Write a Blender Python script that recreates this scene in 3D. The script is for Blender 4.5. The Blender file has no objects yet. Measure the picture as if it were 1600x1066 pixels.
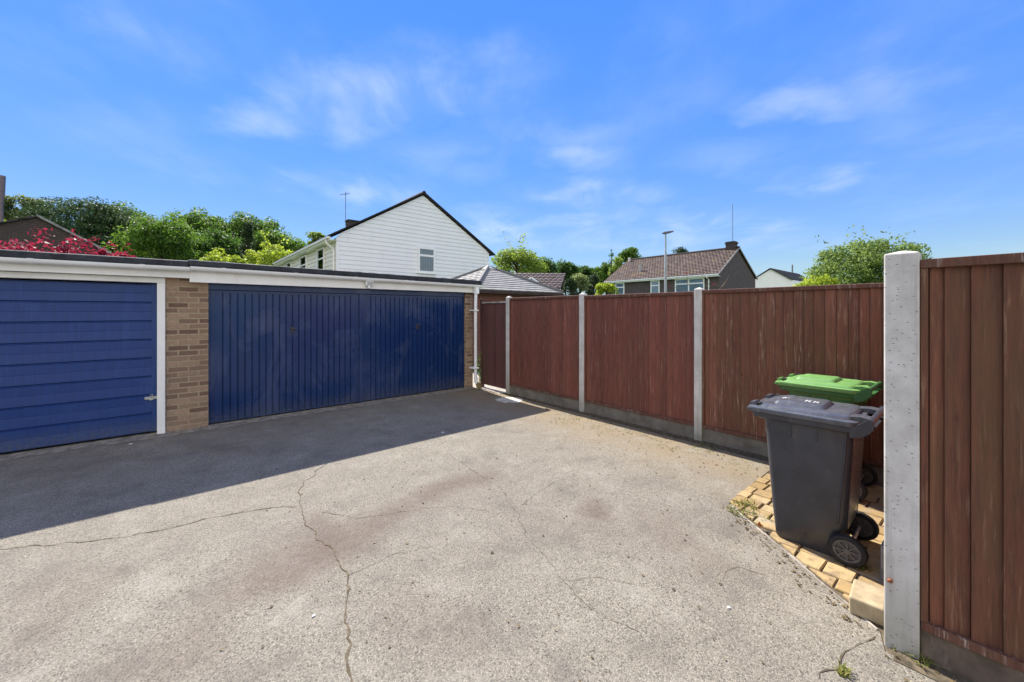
import bpy, math, random
import numpy as np
from mathutils import Vector, Matrix
R = math.radians
random.seed(7)
scene = bpy.context.scene
COL = scene.collection
F = 620.0; CX = 800.0; HY = 487.0; EYE = 1.67     # focal length, centre and horizon of the 1600 px photograph
CU, SU = 0.762, 0.647                             # direction of the garage front in world axes
TH = math.atan2(SU, CU)

# ------------------------------------------------------------------ surveying helpers (site axes: U along garages, V away)
def uv2w(u, v): return (CU*u - SU*v, SU*u + CU*v)
def w2uv(x, y): return (CU*x + SU*y, -SU*x + CU*y)
def V_at(px, U):
    r = (px-CX)/F; return U*(CU-SU*r)/(SU+CU*r)
def U_at(px, V):
    r = (px-CX)/F; return V*(SU+CU*r)/(CU-SU*r)
def depth(U, V): return SU*U + CU*V
def z_at(py, U, V): return EYE + (HY-py)/F*depth(U, V)
def gnd(px, py):
    d = EYE*F/(py-HY); return w2uv((px-CX)/F*d, d)
def at(px, d): return w2uv((px-CX)/F*d, d)
def zd(py, d): return EYE + (HY-py)/F*d

# ------------------------------------------------------------------ materials
def newmat(name):
    m = bpy.data.materials.new(name); m.use_nodes = True
    nt = m.node_tree; nt.nodes.clear()
    out = nt.nodes.new('ShaderNodeOutputMaterial')
    return m, nt, out
def nd(nt, typ, ins=None, **props):
    n = nt.nodes.new(typ)
    for k, v in props.items(): setattr(n, k, v)
    for k, v in (ins or {}).items():
        s = n.inputs[k]
        if isinstance(v, bpy.types.NodeSocket): nt.links.new(v, s)
        elif isinstance(v, bpy.types.Node): nt.links.new(v.outputs[0], s)
        else: s.default_value = v
    return n
def c4(c): return (c[0], c[1], c[2], 1.0)
def mixc(nt, fac, a, b, blend='MIX'):
    n = nt.nodes.new('ShaderNodeMix'); n.data_type = 'RGBA'; n.blend_type = blend; n.clamp_factor = True
    for idx, v in ((0, fac), (6, a), (7, b)):
        s = n.inputs[idx]
        if isinstance(v, bpy.types.NodeSocket): nt.links.new(v, s)
        elif isinstance(v, (tuple, list)): s.default_value = c4(v) if len(v) == 3 else v
        else: s.default_value = v
    return n.outputs[2]
def mth(nt, op, a, b=None, c=None, clamp=False):
    n = nt.nodes.new('ShaderNodeMath'); n.operation = op; n.use_clamp = clamp
    for i, v in enumerate((a, b, c)):
        if v is None: continue
        if isinstance(v, bpy.types.NodeSocket): nt.links.new(v, n.inputs[i])
        else: n.inputs[i].default_value = v
    return n.outputs[0]
def ramp(nt, fac, lo, hi, a=0.0, b=1.0, smooth=True):
    n = nt.nodes.new('ShaderNodeMapRange'); n.interpolation_type = 'SMOOTHSTEP' if smooth else 'LINEAR'
    nt.links.new(fac, n.inputs[0])
    n.inputs[1].default_value = lo; n.inputs[2].default_value = hi; n.inputs[3].default_value = a; n.inputs[4].default_value = b
    return n.outputs[0]
def coords(nt, scale=(1, 1, 1), loc=(0, 0, 0)):
    t = nt.nodes.new('ShaderNodeTexCoord')
    mp = nd(nt, 'ShaderNodeMapping', {'Vector': t.outputs['Object'], 'Scale': scale, 'Location': loc})
    return mp.outputs[0]
def noise(nt, vec, scale, detail=4, rough=0.55, dist=0.0):
    n = nd(nt, 'ShaderNodeTexNoise', {'Vector': vec, 'Scale': scale, 'Detail': detail, 'Roughness': rough, 'Distortion': dist})
    return n.outputs[0]
def finish(nt, out, col, rough=0.6, spec=0.4, bump=None, bstr=0.3, bdist=0.01, metal=0.0, coat=0.0):
    p = nt.nodes.new('ShaderNodeBsdfPrincipled')
    for k, v in (('Base Color', col), ('Roughness', rough), ('Specular IOR Level', spec), ('Metallic', metal), ('Coat Weight', coat)):
        s = p.inputs[k]
        if isinstance(v, bpy.types.NodeSocket): nt.links.new(v, s)
        elif isinstance(v, (tuple, list)): s.default_value = c4(v)
        else: s.default_value = v
    if bump is not None:
        b = nd(nt, 'ShaderNodeBump', {'Height': bump, 'Strength': bstr, 'Distance': bdist})
        nt.links.new(b.outputs[0], p.inputs['Normal'])
    nt.links.new(p.outputs[0], out.inputs[0])
    return p
def island(nt):
    return nt.nodes.new('ShaderNodeNewGeometry').outputs['Random Per Island']

def mat_plain(name, col, rough=0.5, spec=0.4, var=0.12, vscale=6.0, metal=0.0, dirt=None, streak=False):
    m, nt, out = newmat(name)
    v = coords(nt, (1, 1, 0.15) if streak else (1, 1, 1))
    n = noise(nt, v, vscale, 5, 0.6)
    a = tuple(x*(1-var) for x in col); b = tuple(min(1, x*(1+var)) for x in col)
    c = mixc(nt, ramp(nt, n, .3, .7), a, b)
    if dirt:
        n2 = noise(nt, coords(nt, (1, 1, .3), (3, 1, 2)), vscale*2.3, 6, 0.7)
        c = mixc(nt, ramp(nt, n2, .52, .78, 0, dirt[1]), c, dirt[0])
    rn = ramp(nt, noise(nt, coords(nt), vscale*3, 3), .3, .7, max(0, rough-.1), min(1, rough+.1))
    finish(nt, out, c, rn, spec, n, .08, .004, metal)
    return m

def mat_wood(name, col, worn, worn_amt, seed, dark=.55):
    """stained vertical boards: each board its own tone, grain, knots, and stain worn off to pale streaks"""
    m, nt, out = newmat(name)
    isl = island(nt)
    base = coords(nt)
    off = nd(nt, 'ShaderNodeCombineXYZ', {'Z': mth(nt, 'MULTIPLY', isl, 37.0), 'X': seed})
    v = nd(nt, 'ShaderNodeVectorMath', {0: base, 1: off.outputs[0]}, operation='ADD').outputs[0]
    g = nd(nt, 'ShaderNodeMapping', {'Vector': v, 'Scale': (14, 14, .9)}).outputs[0]
    gr = noise(nt, g, 5.0, 6, 0.65, 0.4)
    gl = noise(nt, nd(nt, 'ShaderNodeMapping', {'Vector': v, 'Scale': (2.5, 2.5, .7)}).outputs[0], 2.0, 4, 0.6)
    c0 = tuple(x*dark for x in col)
    c = mixc(nt, ramp(nt, gr, .3, .68), c0, col)
    tone = ramp(nt, isl, 0, 1, .78, 1.22, False)
    c = mixc(nt, 1.0, c, nd(nt, 'ShaderNodeCombineXYZ', {'X': tone, 'Y': tone, 'Z': tone}).outputs[0], 'MULTIPLY')
    c = mixc(nt, ramp(nt, gl, .35, .75, 0, .5), c, (col[0]*.7, col[1]*1.05, col[2]*.85))
    # worn streaks
    wv = nd(nt, 'ShaderNodeMapping', {'Vector': v, 'Scale': (26, 26, 1.6)}).outputs[0]
    w1 = noise(nt, wv, 2.2, 7, .72, .2)
    w2 = noise(nt, nd(nt, 'ShaderNodeMapping', {'Vector': v, 'Scale': (3, 3, 1.1)}).outputs[0], 1.3, 3)
    wm = mth(nt, 'MULTIPLY', ramp(nt, w1, .52, .70), ramp(nt, w2, .36, .62, 0, worn_amt), clamp=True)
    c = mixc(nt, wm, c, worn)
    kn = nd(nt, 'ShaderNodeTexVoronoi', {'Vector': nd(nt, 'ShaderNodeMapping', {'Vector': v, 'Scale': (9, 9, 3.2)}).outputs[0], 'Scale': 1.0})
    c = mixc(nt, ramp(nt, kn.outputs['Distance'], .05, .11, .55, 0), c, (col[0]*.3, col[1]*.3, col[2]*.3))
    finish(nt, out, c, ramp(nt, gr, .3, .7, .55, .8), .3, gr, .35, .004)
    return m

def axis_vec(nt):
    """(run along wall, height) whichever way the wall faces"""
    t = nt.nodes.new('ShaderNodeTexCoord')
    o = nd(nt, 'ShaderNodeSeparateXYZ', {0: t.outputs['Object']})
    n = nd(nt, 'ShaderNodeSeparateXYZ', {0: t.outputs['Normal']})
    ax = mth(nt, 'GREATER_THAN', mth(nt, 'ABSOLUTE', n.outputs[0]), .7)
    run = nd(nt, 'ShaderNodeMix', {0: ax, 2: o.outputs[0], 3: o.outputs[1]}).outputs[0]
    return nd(nt, 'ShaderNodeCombineXYZ', {'X': run, 'Y': o.outputs[2]}).outputs[0], o

def mat_brick(name, c1, c2, mortar, bw=.225, bh=.075, mort=.011, stain=.4):
    m, nt, out = newmat(name)
    v, o = axis_vec(nt)
    wob = nd(nt, 'ShaderNodeVectorMath', {0: v, 1: nd(nt, 'ShaderNodeTexNoise', {'Vector': v, 'Scale': 9.0}).outputs['Color'], 2: (1, 1, 1)}, operation='MULTIPLY_ADD')
    wv = nd(nt, 'ShaderNodeVectorMath', {0: nd(nt, 'ShaderNodeTexNoise', {'Vector': v, 'Scale': 30.0}).outputs['Color'], 1: (.006, .006, 0), 2: v}, operation='MULTIPLY_ADD').outputs[0]
    nt.nodes.remove(wob)
    b = nd(nt, 'ShaderNodeTexBrick', {'Vector': wv, 'Color1': c4(c1), 'Color2': c4(c2), 'Mortar': c4(mortar), 'Scale': 1.0, 'Mortar Size': mort,
                                     'Mortar Smooth': .25, 'Bias': -.05, 'Brick Width': bw, 'Row Height': bh})
    n = noise(nt, v, 22, 6, .7); n2 = noise(nt, v, 90, 3, .6)
    c = mixc(nt, ramp(nt, n, .35, .7, 0, .55), b.outputs[0], tuple(x*.55 for x in c1))
    c = mixc(nt, ramp(nt, n2, .62, .75, 0, .7), c, (.05, .035, .03))
    n3 = noise(nt, v, 2.0, 3)
    c = mixc(nt, ramp(nt, n3, .45, .7, 0, stain*.5), c, (.16, .12, .09))
    h = mth(nt, 'SUBTRACT', mth(nt, 'MULTIPLY', n2, .4), b.outputs['Fac'])
    finish(nt, out, c, .85, .2, h, .6, .008)
    return m

def mat_tiles(name, c1, c2, pitch, row, moss=None, grv=.85):
    """roof tiles: columns of rolls, tone tile by tile (courses are modelled)"""
    m, nt, out = newmat(name)
    v, o = axis_vec(nt)
    isl = island(nt)
    t = nt.nodes.new('ShaderNodeTexCoord')
    # tone per tile
    oo = nd(nt, 'ShaderNodeSeparateXYZ', {0: t.outputs['UV']})
    col_i = mth(nt, 'FLOOR', mth(nt, 'DIVIDE', oo.outputs[0], pitch))
    wn = nd(nt, 'ShaderNodeTexWhiteNoise', {'Vector': nd(nt, 'ShaderNodeCombineXYZ', {'X': col_i, 'Y': mth(nt, 'MULTIPLY', isl, 91.0)}).outputs[0]}, noise_dimensions='2D')
    c = mixc(nt, wn.outputs['Value'], c1, c2)
    n = noise(nt, coords(nt), 1.3, 5, .65)
    c = mixc(nt, ramp(nt, n, .45, .75, 0, .5), c, tuple(x*.6 for x in c1))
    if moss: c = mixc(nt, ramp(nt, noise(nt, coords(nt, loc=(5, 2, 1)), .8, 6, .7), .54, .7, 0, .75), c, moss)
    fr = mth(nt, 'FRACT', mth(nt, 'DIVIDE', oo.outputs[0], pitch))
    h = mth(nt, 'SINE', mth(nt, 'MULTIPLY', fr, math.pi))
    c = mixc(nt, ramp(nt, h, .0, .5 if grv > .5 else .2, grv, 0), c, (.02, .016, .015))
    finish(nt, out, c, .8, .25, h, .9, .05)
    return m

def mat_leaf(name, dark, light, trans=.45, tcol=None):
    m, nt, out = newmat(name)
    isl = island(nt)
    n = noise(nt, coords(nt), .7, 3)
    c = mixc(nt, isl, dark, light)
    c = mixc(nt, ramp(nt, n, .35, .7, 0, .45), c, tuple((a+b)*.34 for a, b in zip(dark, light)))
    d = nd(nt, 'ShaderNodeBsdfPrincipled', {'Base Color': c, 'Roughness': .55, 'Specular IOR Level': .14})
    tc = tcol or (light[0]*1.5, light[1]*1.5, light[2]*.8)
    tr = nd(nt, 'ShaderNodeBsdfTranslucent', {'Color': mixc(nt, .5, c, tc)})
    mx = nd(nt, 'ShaderNodeMixShader', {0: trans, 1: d.outputs[0], 2: tr.outputs[0]})
    nt.links.new(mx.outputs[0], out.inputs[0])
    return m

def mat_glass(name, tint=(.78, .84, .88)):
    m, nt, out = newmat(name)
    g = nd(nt, 'ShaderNodeBsdfGlossy', {'Color': (1, 1, 1, 1), 'Roughness': .02})
    t = nd(nt, 'ShaderNodeBsdfTransparent', {'Color': c4(tint)})
    fr = nd(nt, 'ShaderNodeFresnel', {'IOR': 1.5})
    fac = mth(nt, 'ADD', fr.outputs[0], .0, clamp=True)
    mx = nd(nt, 'ShaderNodeMixShader', {0: fac, 1: t.outputs[0], 2: g.outputs[0]})
    nt.links.new(mx.outputs[0], out.inputs[0])
    return m

def mat_blind(name, a, b, pitch):
    m, nt, out = newmat(name)
    v, o = axis_vec(nt)
    s = nd(nt, 'ShaderNodeSeparateXYZ', {0: v})
    fr = mth(nt, 'FRACT', mth(nt, 'DIVIDE', s.outputs[0], pitch))
    finish(nt, out, mixc(nt, ramp(nt, fr, .1, .9), a, b), .8, .1)
    return m

def stain_fac(nt, vec, pa, pb, w, soft=.9):
    """soft-edged elongated stain from ground point pa to pb"""
    (x0, y0), (x1, y1) = pa, pb
    cx, cy = (x0+x1)/2, (y0+y1)/2
    dx, dy = x1-x0, y1-y0; L = math.hypot(dx, dy) or 1e-3; dx /= L; dy /= L
    hl = L/2 + w
    a = nd(nt, 'ShaderNodeVectorMath', {0: vec, 1: (cx, cy, 0)}, operation='SUBTRACT').outputs[0]
    p = nd(nt, 'ShaderNodeVectorMath', {0: a, 1: (dx/hl, dy/hl, 0)}, operation='DOT_PRODUCT').outputs['Value']
    q = nd(nt, 'ShaderNodeVectorMath', {0: a, 1: (-dy/w, dx/w, 0)}, operation='DOT_PRODUCT').outputs['Value']
    l = mth(nt, 'SQRT', mth(nt, 'ADD', mth(nt, 'MULTIPLY', p, p), mth(nt, 'MULTIPLY', q, q)))
    return ramp(nt, l, 1.0, 1-soft, 0, 1)

def mat_asphalt():
    m, nt, out = newmat('asphalt')
    v = coords(nt)
    vo = nd(nt, 'ShaderNodeTexVoronoi', {'Vector': v, 'Scale': 150.0, 'Randomness': 1.0})
    cell = nd(nt, 'ShaderNodeSeparateColor', {0: vo.outputs['Color']})
    vo2 = nd(nt, 'ShaderNodeTexVoronoi', {'Vector': v, 'Scale': 88.0})
    cell2 = nd(nt, 'ShaderNodeSeparateColor', {0: vo2.outputs['Color']})
    c = mixc(nt, cell.outputs[0], (.15, .135, .108), (.275, .247, .195))
    c = mixc(nt, ramp(nt, cell.outputs[1], .80, .98, 0, .5), c, (.45, .405, .325))
    c = mixc(nt, mth(nt, 'MULTIPLY', ramp(nt, cell2.outputs[0], .74, .88, 0, .95), ramp(nt, vo2.outputs['Distance'], .6, .25)), c, (.06, .053, .045))
    c = mixc(nt, ramp(nt, vo.outputs['Distance'], .5, .85, 0, .6), c, (.07, .062, .053))
    wob = nd(nt, 'ShaderNodeVectorMath', {0: nd(nt, 'ShaderNodeTexNoise', {'Vector': v, 'Scale': 2.2, 'Detail': 5.0}).outputs['Color'], 1: (.5, .5, 0), 2: v}, operation='MULTIPLY_ADD').outputs[0]
    wv = nd(nt, 'ShaderNodeVectorMath', {0: wob, 1: (.25, .25, 0)}, operation='SUBTRACT').outputs[0]
    big = noise(nt, v, .55, 5, .6); mid = noise(nt, v, 2.6, 6, .65); fine = noise(nt, v, 14, 5, .7); grit = noise(nt, v, 45, 4, .7)
    c = mixc(nt, ramp(nt, big, .36, .66, .28, 0), c, (.14, .118, .10))
    c = mixc(nt, ramp(nt, mid, .5, .70, 0, .5), c, (.105, .092, .078))
    c = mixc(nt, ramp(nt, mid, .5, .28, 0, .25), c, (.36, .335, .285))
    c = mixc(nt, ramp(nt, fine, .56, .75, 0, .4), c, (.10, .09, .078))
    c = mixc(nt, ramp(nt, grit, .58, .72, 0, .45), c, (.09, .08, .068))
    S = [((640, 785), (330, 965), .36, .62), ((800, 728), (570, 812), .32, .62), ((930, 790), (935, 800), .24, .65), ((470, 850), (420, 900), .45, .35), ((120, 900), (60, 1000), .3, .25), ((1010, 800), (1120, 900), .35, .25), ((820, 800), (1000, 850), .30, .18),
         ((470, 800), (520, 850), .22, .4), ((300, 690), (420, 712), .28, .4), ((70, 738), (200, 715), .3, .45), ((690, 990), (620, 930), .35, .22),
         ((900, 655), (1010, 700), .22, .22), ((200, 1040), (330, 1010), .3, .3), ((820, 632), (900, 648), .2, .5)]
    for a, b, w, amt in S:
        f = stain_fac(nt, wv, gnd(*a), gnd(*b), w)
        f = mth(nt, 'MULTIPLY', f, ramp(nt, fine, .25, .6, .55*amt, amt))
        c = mixc(nt, f, c, (.10, .07, .055))
    # dry earth and moss washed up along the fence
    sx = nd(nt, 'ShaderNodeSeparateXYZ', {0: wv})
    e = mth(nt, 'MULTIPLY', ramp(nt, sx.outputs[0], 3.5, 4.95), ramp(nt, mid, .3, .6, .35, 1))
    c = mixc(nt, mth(nt, 'MULTIPLY', e, .72), c, (.25, .19, .115))
    e2 = mth(nt, 'MULTIPLY', ramp(nt, sx.outputs[0], 4.3, 5.0), ramp(nt, noise(nt, v, 5.5, 6, .7), .5, .68, 0, .75))
    c = mixc(nt, e2, c, (.085, .075, .03))
    h = mth(nt, 'SUBTRACT', mth(nt, 'MULTIPLY', cell.outputs[2], .5), vo.outputs['Distance'])
    finish(nt, out, c, .9, .2, h, .45, .005)
    return m

M = {}
def mats():
    M['asphalt'] = mat_asphalt()
    M['crack'] = mat_plain('crack', (.115, .092, .062), .95, .1, .4, 20, dirt=((.10, .085, .03), .8))
    M['grass'] = mat_plain('lawn', (.055, .09, .025), .9, .1, .4, .6, dirt=((.09, .075, .04), .6))
    M['wood_far'] = mat_wood('fence_stain', (.195, .062, .045), (.36, .21, .16), .6, 3.0)
    M['wood_mid'] = mat_wood('fence_stain_streaked', (.195, .073, .046), (.44, .30, .23), .8, 17.0)
    M['wood_near'] = mat_wood('fence_stain_weathered', (.17, .064, .038), (.36, .23, .14), .45, 11.0)
    M['wood_gate'] = mat_wood('gate_stain', (.125, .05, .045), (.34, .24, .2), .2, 21.0)
    M['wood_rail'] = mat_wood('rail_wood', (.16, .062, .042), (.50, .42, .36), .9, 31.0)
    M['wood_block'] = mat_wood('raw_wood', (.34, .22, .11), (.4, .3, .2), .3, 5.0)
    M['concrete'] = None
    m, nt, out = newmat('concrete_post')
    v = coords(nt)
    n1 = noise(nt, v, 6, 6, .6); n2 = noise(nt, coords(nt, (1, 1, .35)), 3, 4)
    c = mixc(nt, ramp(nt, n1, .3, .7), (.46, .435, .40), (.62, .595, .555))
    c = mixc(nt, ramp(nt, n2, .45, .75, 0, .5), c, (.40, .37, .33))
    zz_ = nd(nt, 'ShaderNodeSeparateXYZ', {0: v}).outputs[2]
    stn = noise(nt, coords(nt, (16, 16, .8)), 1.5, 5, .65)
    c = mixc(nt, ramp(nt, stn, .48, .7, 0, .55), c, (.33, .31, .27))
    c = mixc(nt, mth(nt, 'MULTIPLY', ramp(nt, zz_, .5, .0), ramp(nt, n1, .35, .6, .2, .75)), c, (.21, .2, .14))
    pv = nd(nt, 'ShaderNodeTexVoronoi', {'Vector': coords(nt, (.8, .8, 1.9)), 'Scale': 62.0})
    ps = nd(nt, 'ShaderNodeSeparateColor', {0: pv.outputs['Color']})
    pit = mth(nt, 'MULTIPLY', ramp(nt, pv.outputs['Distance'], .08, .30, 1, 0), ramp(nt, ps.outputs[0], .85, 1.0))
    c = mixc(nt, mth(nt, 'MULTIPLY', pit, .9), c, (.10, .09, .08))
    c = mixc(nt, ramp(nt, noise(nt, v, 160, 3), .6, .75, 0, .45), c, (.22, .2, .18))
    finish(nt, out, c, .85, .25, mth(nt, 'SUBTRACT', mth(nt, 'MULTIPLY', n1, .3), pit), .7, .006)
    M['concrete'] = m
    M['gravel_board'] = mat_plain('gravel_board', (.165, .145, .12), .9, .2, .25, 5, dirt=((.11, .10, .075), .8))
    M['gravel_near'] = mat_plain('rotten_board', (.10, .075, .058), .9, .2, .35, 7, dirt=((.27, .23, .19), .7))
    M['threshold'] = mat_plain('threshold_concrete', (.25, .22, .18), .92, .2, .4, 9, dirt=((.05, .045, .04), .9))
    M['brick'] = mat_brick('buff_brick', (.44, .30, .20), (.13, .072, .055), (.42, .33, .21))
    M['brick_red'] = mat_brick('red_brick', (.22, .075, .055), (.16, .06, .05), (.2, .14, .11))
    M['tile_hung'] = mat_brick('hung_tiles', (.15, .12, .115), (.105, .086, .086), (.05, .042, .042), .18, .11, .009, .1)
    M['dark_brick'] = mat_brick('dark_brick', (.11, .082, .074), (.075, .058, .055), (.05, .042, .04), .23, .1, .012, .1)
    M['white'] = mat_plain('white_paint', (.90, .875, .82), .45, .4, .04, 3, dirt=((.6, .55, .46), .35))
    M['white_new'] = mat_plain('white_plastic', (.91, .905, .89), .32, .5, .03, 3, dirt=((.6, .58, .54), .22))
    M['cream'] = mat_plain('cream_paint', (.74, .68, .55), .55, .3, .06, 3)
    M['felt'] = mat_plain('roof_felt', (.035, .037, .042), .8, .3, .35, 8, dirt=((.09, .09, .09), .5))
    M['felt_lip'] = mat_plain('felt_lip', (.27, .26, .25), .9, .2, .4, 8)
    # blue garage doors: gloss paint with chalky bloom
    def blue(name, base, bloom, amt, seed, r0):
        m, nt, out = newmat(name)
        n1 = noise(nt, coords(nt, (1, 1, .55), (seed, 0, 0)), 2.3, 5, .6, .6); n2 = noise(nt, coords(nt, (18, 18, 1.2)), 2.0, 5, .65)
        n3 = noise(nt, coords(nt, (3, 3, 3), (seed, 1, 2)), 14, 5, .7)
        c = mixc(nt, ramp(nt, n2, .35, .7), tuple(x*.82 for x in base), base)
        f = mth(nt, 'MULTIPLY', ramp(nt, n1, .50, .68), ramp(nt, n2, .3, .65, .35, 1))
        c = mixc(nt, mth(nt, 'MULTIPLY', f, amt), c, bloom)
        c = mixc(nt, ramp(nt, n3, .7, .78, 0, .5), c, tuple(x*1.8 for x in bloom))
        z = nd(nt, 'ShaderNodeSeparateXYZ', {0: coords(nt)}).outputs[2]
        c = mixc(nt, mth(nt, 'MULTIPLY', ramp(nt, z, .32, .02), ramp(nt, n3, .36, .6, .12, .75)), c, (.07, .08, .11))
        finish(nt, out, c, ramp(nt, n1, .3, .7, r0, r0+.22), .5, n1, .10, .02)
        return m
    M['blue_gloss'] = blue('blue_gloss_paint', (.007, .033, .13), (.075, .095, .18), .45, 4.0, .14)
    M['blue_satin'] = blue('blue_satin_paint', (.008, .045, .20), (.04, .09, .26), .4, 9.0, .34)
    M['blue_dark'] = mat_plain('dark_blue_frame', (.010, .023, .070), .4, .4, .2, 5)
    M['steel'] = mat_plain('galvanised_steel', (.55, .54, .50), .4, .5, .2, 20, .8, dirt=((.25, .14, .07), .6))
    M['rust'] = mat_plain('rusty_metal', (.20, .07, .03), .8, .3, .4, 60)
    M['bronze'] = mat_plain('old_handle', (.05, .042, .045), .5, .5, .4, 60)
    M['bin_black'] = mat_plain('black_plastic', (.036, .038, .046), .36, .5, .2, 5, dirt=((.095, .088, .078), .5))
    M['lid_black'] = mat_plain('black_lid_sky_sheen', (.075, .08, .09), .3, .5, .22, 9, dirt=((.16, .16, .16), .7))  # paler and bluer than the body: sky reflection put into the colour
    M['bin_green'] = mat_plain('green_plastic', (.035, .115, .03), .42, .5, .12, 6, dirt=((.06, .09, .04), .5))
    M['lid_green'] = mat_plain('green_lid_plastic', (.125, .27, .07), .48, .5, .1, 6, dirt=((.2, .34, .13), .5))
    M['rubber'] = mat_plain('tyre_rubber', (.018, .018, .018), .75, .3, .2, 20, dirt=((.06, .055, .05), .5))
    M['rim'] = mat_plain('wheel_plastic', (.09, .085, .085), .5, .4, .2, 30)
    M['chalk'] = mat_plain('worn_white_paint', (.5, .5, .5), .8, .2, .3, 60)
    m, nt, out = newmat('buff_paving')
    isl = island(nt); n = noise(nt, coords(nt), 16, 6, .65); n2 = noise(nt, coords(nt), 4, 4)
    c = mixc(nt, isl, (.27, .18, .075), (.41, .30, .15))
    c = mixc(nt, ramp(nt, n, .42, .70, 0, .75), c, (.17, .12, .075))
    c = mixc(nt, ramp(nt, n2, .5, .75, 0, .5), c, (.34, .31, .25))
    finish(nt, out, c, .9, .2, n, .4, .006)
    M['paver'] = m
    M['stone_pale'] = mat_plain('pale_mortar_patch', (.5, .47, .42), .9, .2, .25, 6, dirt=((.2, .18, .15), .7))
    M['path'] = mat_plain('path_concrete', (.36, .32, .27), .9, .2, .15, 4, dirt=((.16, .14, .1), .6))
    M['soil'] = mat_plain('soil', (.10, .08, .055), .97, .1, .5, 18, dirt=((.14, .12, .07), .7))
    M['stone'] = mat_plain('buff_stone', (.36, .29, .18), .9, .2, .2, 12, dirt=((.2, .17, .12), .5))
    M['stone_grey'] = mat_plain('grey_block', (.26, .25, .22), .92, .2, .25, 9, dirt=((.1, .1, .08), .7))
    M['tiles_brown'] = mat_tiles('brown_tiles', (.072, .048, .039), (.135, .096, .080), .3, .33, (.22, .15, .05))
    M['tiles_plum'] = mat_tiles('plum_tiles', (.075, .052, .052), (.125, .094, .094), .3, .33)
    M['tiles_grey'] = mat_tiles('grey_shingles', (.27, .265, .25), (.33, .322, .305), .34, .2, None, .4)
    M['tiles_dark'] = mat_tiles('dark_tiles', (.05, .045, .045), (.09, .08, .078), .3, .33)
    M['clad'] = mat_plain('white_cladding', (.88, .88, .88), .45, .35, .02, 1.5, dirt=((.74, .73, .72), .3))
    M['clad_warm_lit'] = mat_plain('warm_lit_cladding', (.80, .76, .66), .5, .35, .04, 1.5)  # white boards tinted for the warm bounced light on the side wall
    M['ridge_pale'] = mat_plain('pale_mortar', (.55, .53, .49), .9, .2, .2, 4)
    M['fascia_brown'] = mat_plain('brown_fascia', (.055, .03, .028), .6, .3, .2, 4)
    M['glass'] = mat_glass('window_glass', (.74, .82, .88))
    M['blind'] = mat_blind('vertical_blind', (.24, .30, .35), (.46, .53, .57), .09)
    M['net'] = mat_blind('net_curtain', (.55, .6, .64), (.8, .82, .84), .16)
    M['interior'] = mat_plain('painted_dim_room', (.06, .065, .07), .9, .1, .3, 1)  # dark sheet behind the panes, the room's dimness put into its colour
    M['metal_grey'] = mat_plain('grey_metal', (.32, .33, .34), .5, .5, .1, 8, .3)
    M['mast'] = mat_plain('mast_paint', (.20, .15, .16), .6, .4, .2, 8)
    M['aerial'] = mat_plain('aerial_metal', (.20, .20, .21), .5, .5, .1, 8, .3)
    M['lamp_body'] = mat_plain('lamp_body', (.10, .10, .11), .5, .4, .1, 8)
    M['lens'] = mat_plain('lamp_lens', (.62, .62, .60), .25, .5, .2, 30)
    M['bark'] = mat_plain('bark', (.085, .062, .045), .95, .1, .4, 9, streak=True)
    M['twig'] = mat_plain('pale_twig', (.24, .18, .13), .9, .1, .3, 9)
    L = mat_leaf
    M['leaf_oak'] = L('oak_leaf', (0.038, 0.085, 0.015), (0.114, 0.206, 0.036), .52)
    M['leaf_mid'] = L('mid_leaf', (0.042, 0.095, 0.016), (0.122, 0.218, 0.034), .52)
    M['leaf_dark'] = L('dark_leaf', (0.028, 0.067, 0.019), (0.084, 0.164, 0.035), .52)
    M['leaf_pine'] = L('pine_needle', (.022, .055, .022), (.07, .125, .045), .3, (.12, .19, .06))
    M['leaf_conifer'] = L('conifer_needle', (0.021, 0.044, 0.018), (0.058, 0.098, 0.034), .2, (.06, .1, .03))
    M['leaf_grey'] = L('grey_leaf', (.07, .10, .035), (.19, .23, .085), .45)
    M['leaf_lime'] = L('lime_leaf', (0.180, 0.252, 0.026), (0.408, 0.480, 0.048), .5, (.5, .62, .06))
    M['leaf_pale'] = L('pale_leaf', (.13, .18, .07), (.26, .32, .14), .45)
    M['leaf_light'] = L('light_leaf', (0.098, 0.168, 0.028), (0.266, 0.350, 0.070), .5)
    M['leaf_red'] = L('red_leaf', (.07, .005, .018), (.30, .018, .055), .42, (.60, .05, .10))
    M['leaf_olive'] = L('olive_leaf', (0.088, 0.149, 0.041), (0.230, 0.311, 0.095), .45)
    M['blade'] = L('grass_blade', (.09, .12, .025), (.30, .29, .09), .4)
    M['dry'] = mat_leaf('dry_bits', (.05, .035, .02), (.22, .16, .08), .2)
    M['dry_orange'] = mat_plain('dry_leaf', (.38, .15, .05), .8, .2, .3, 60)
    M['pebble'] = mat_plain('white_pebble', (.75, .74, .72), .7, .3, .1, 40)
mats()

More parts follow.
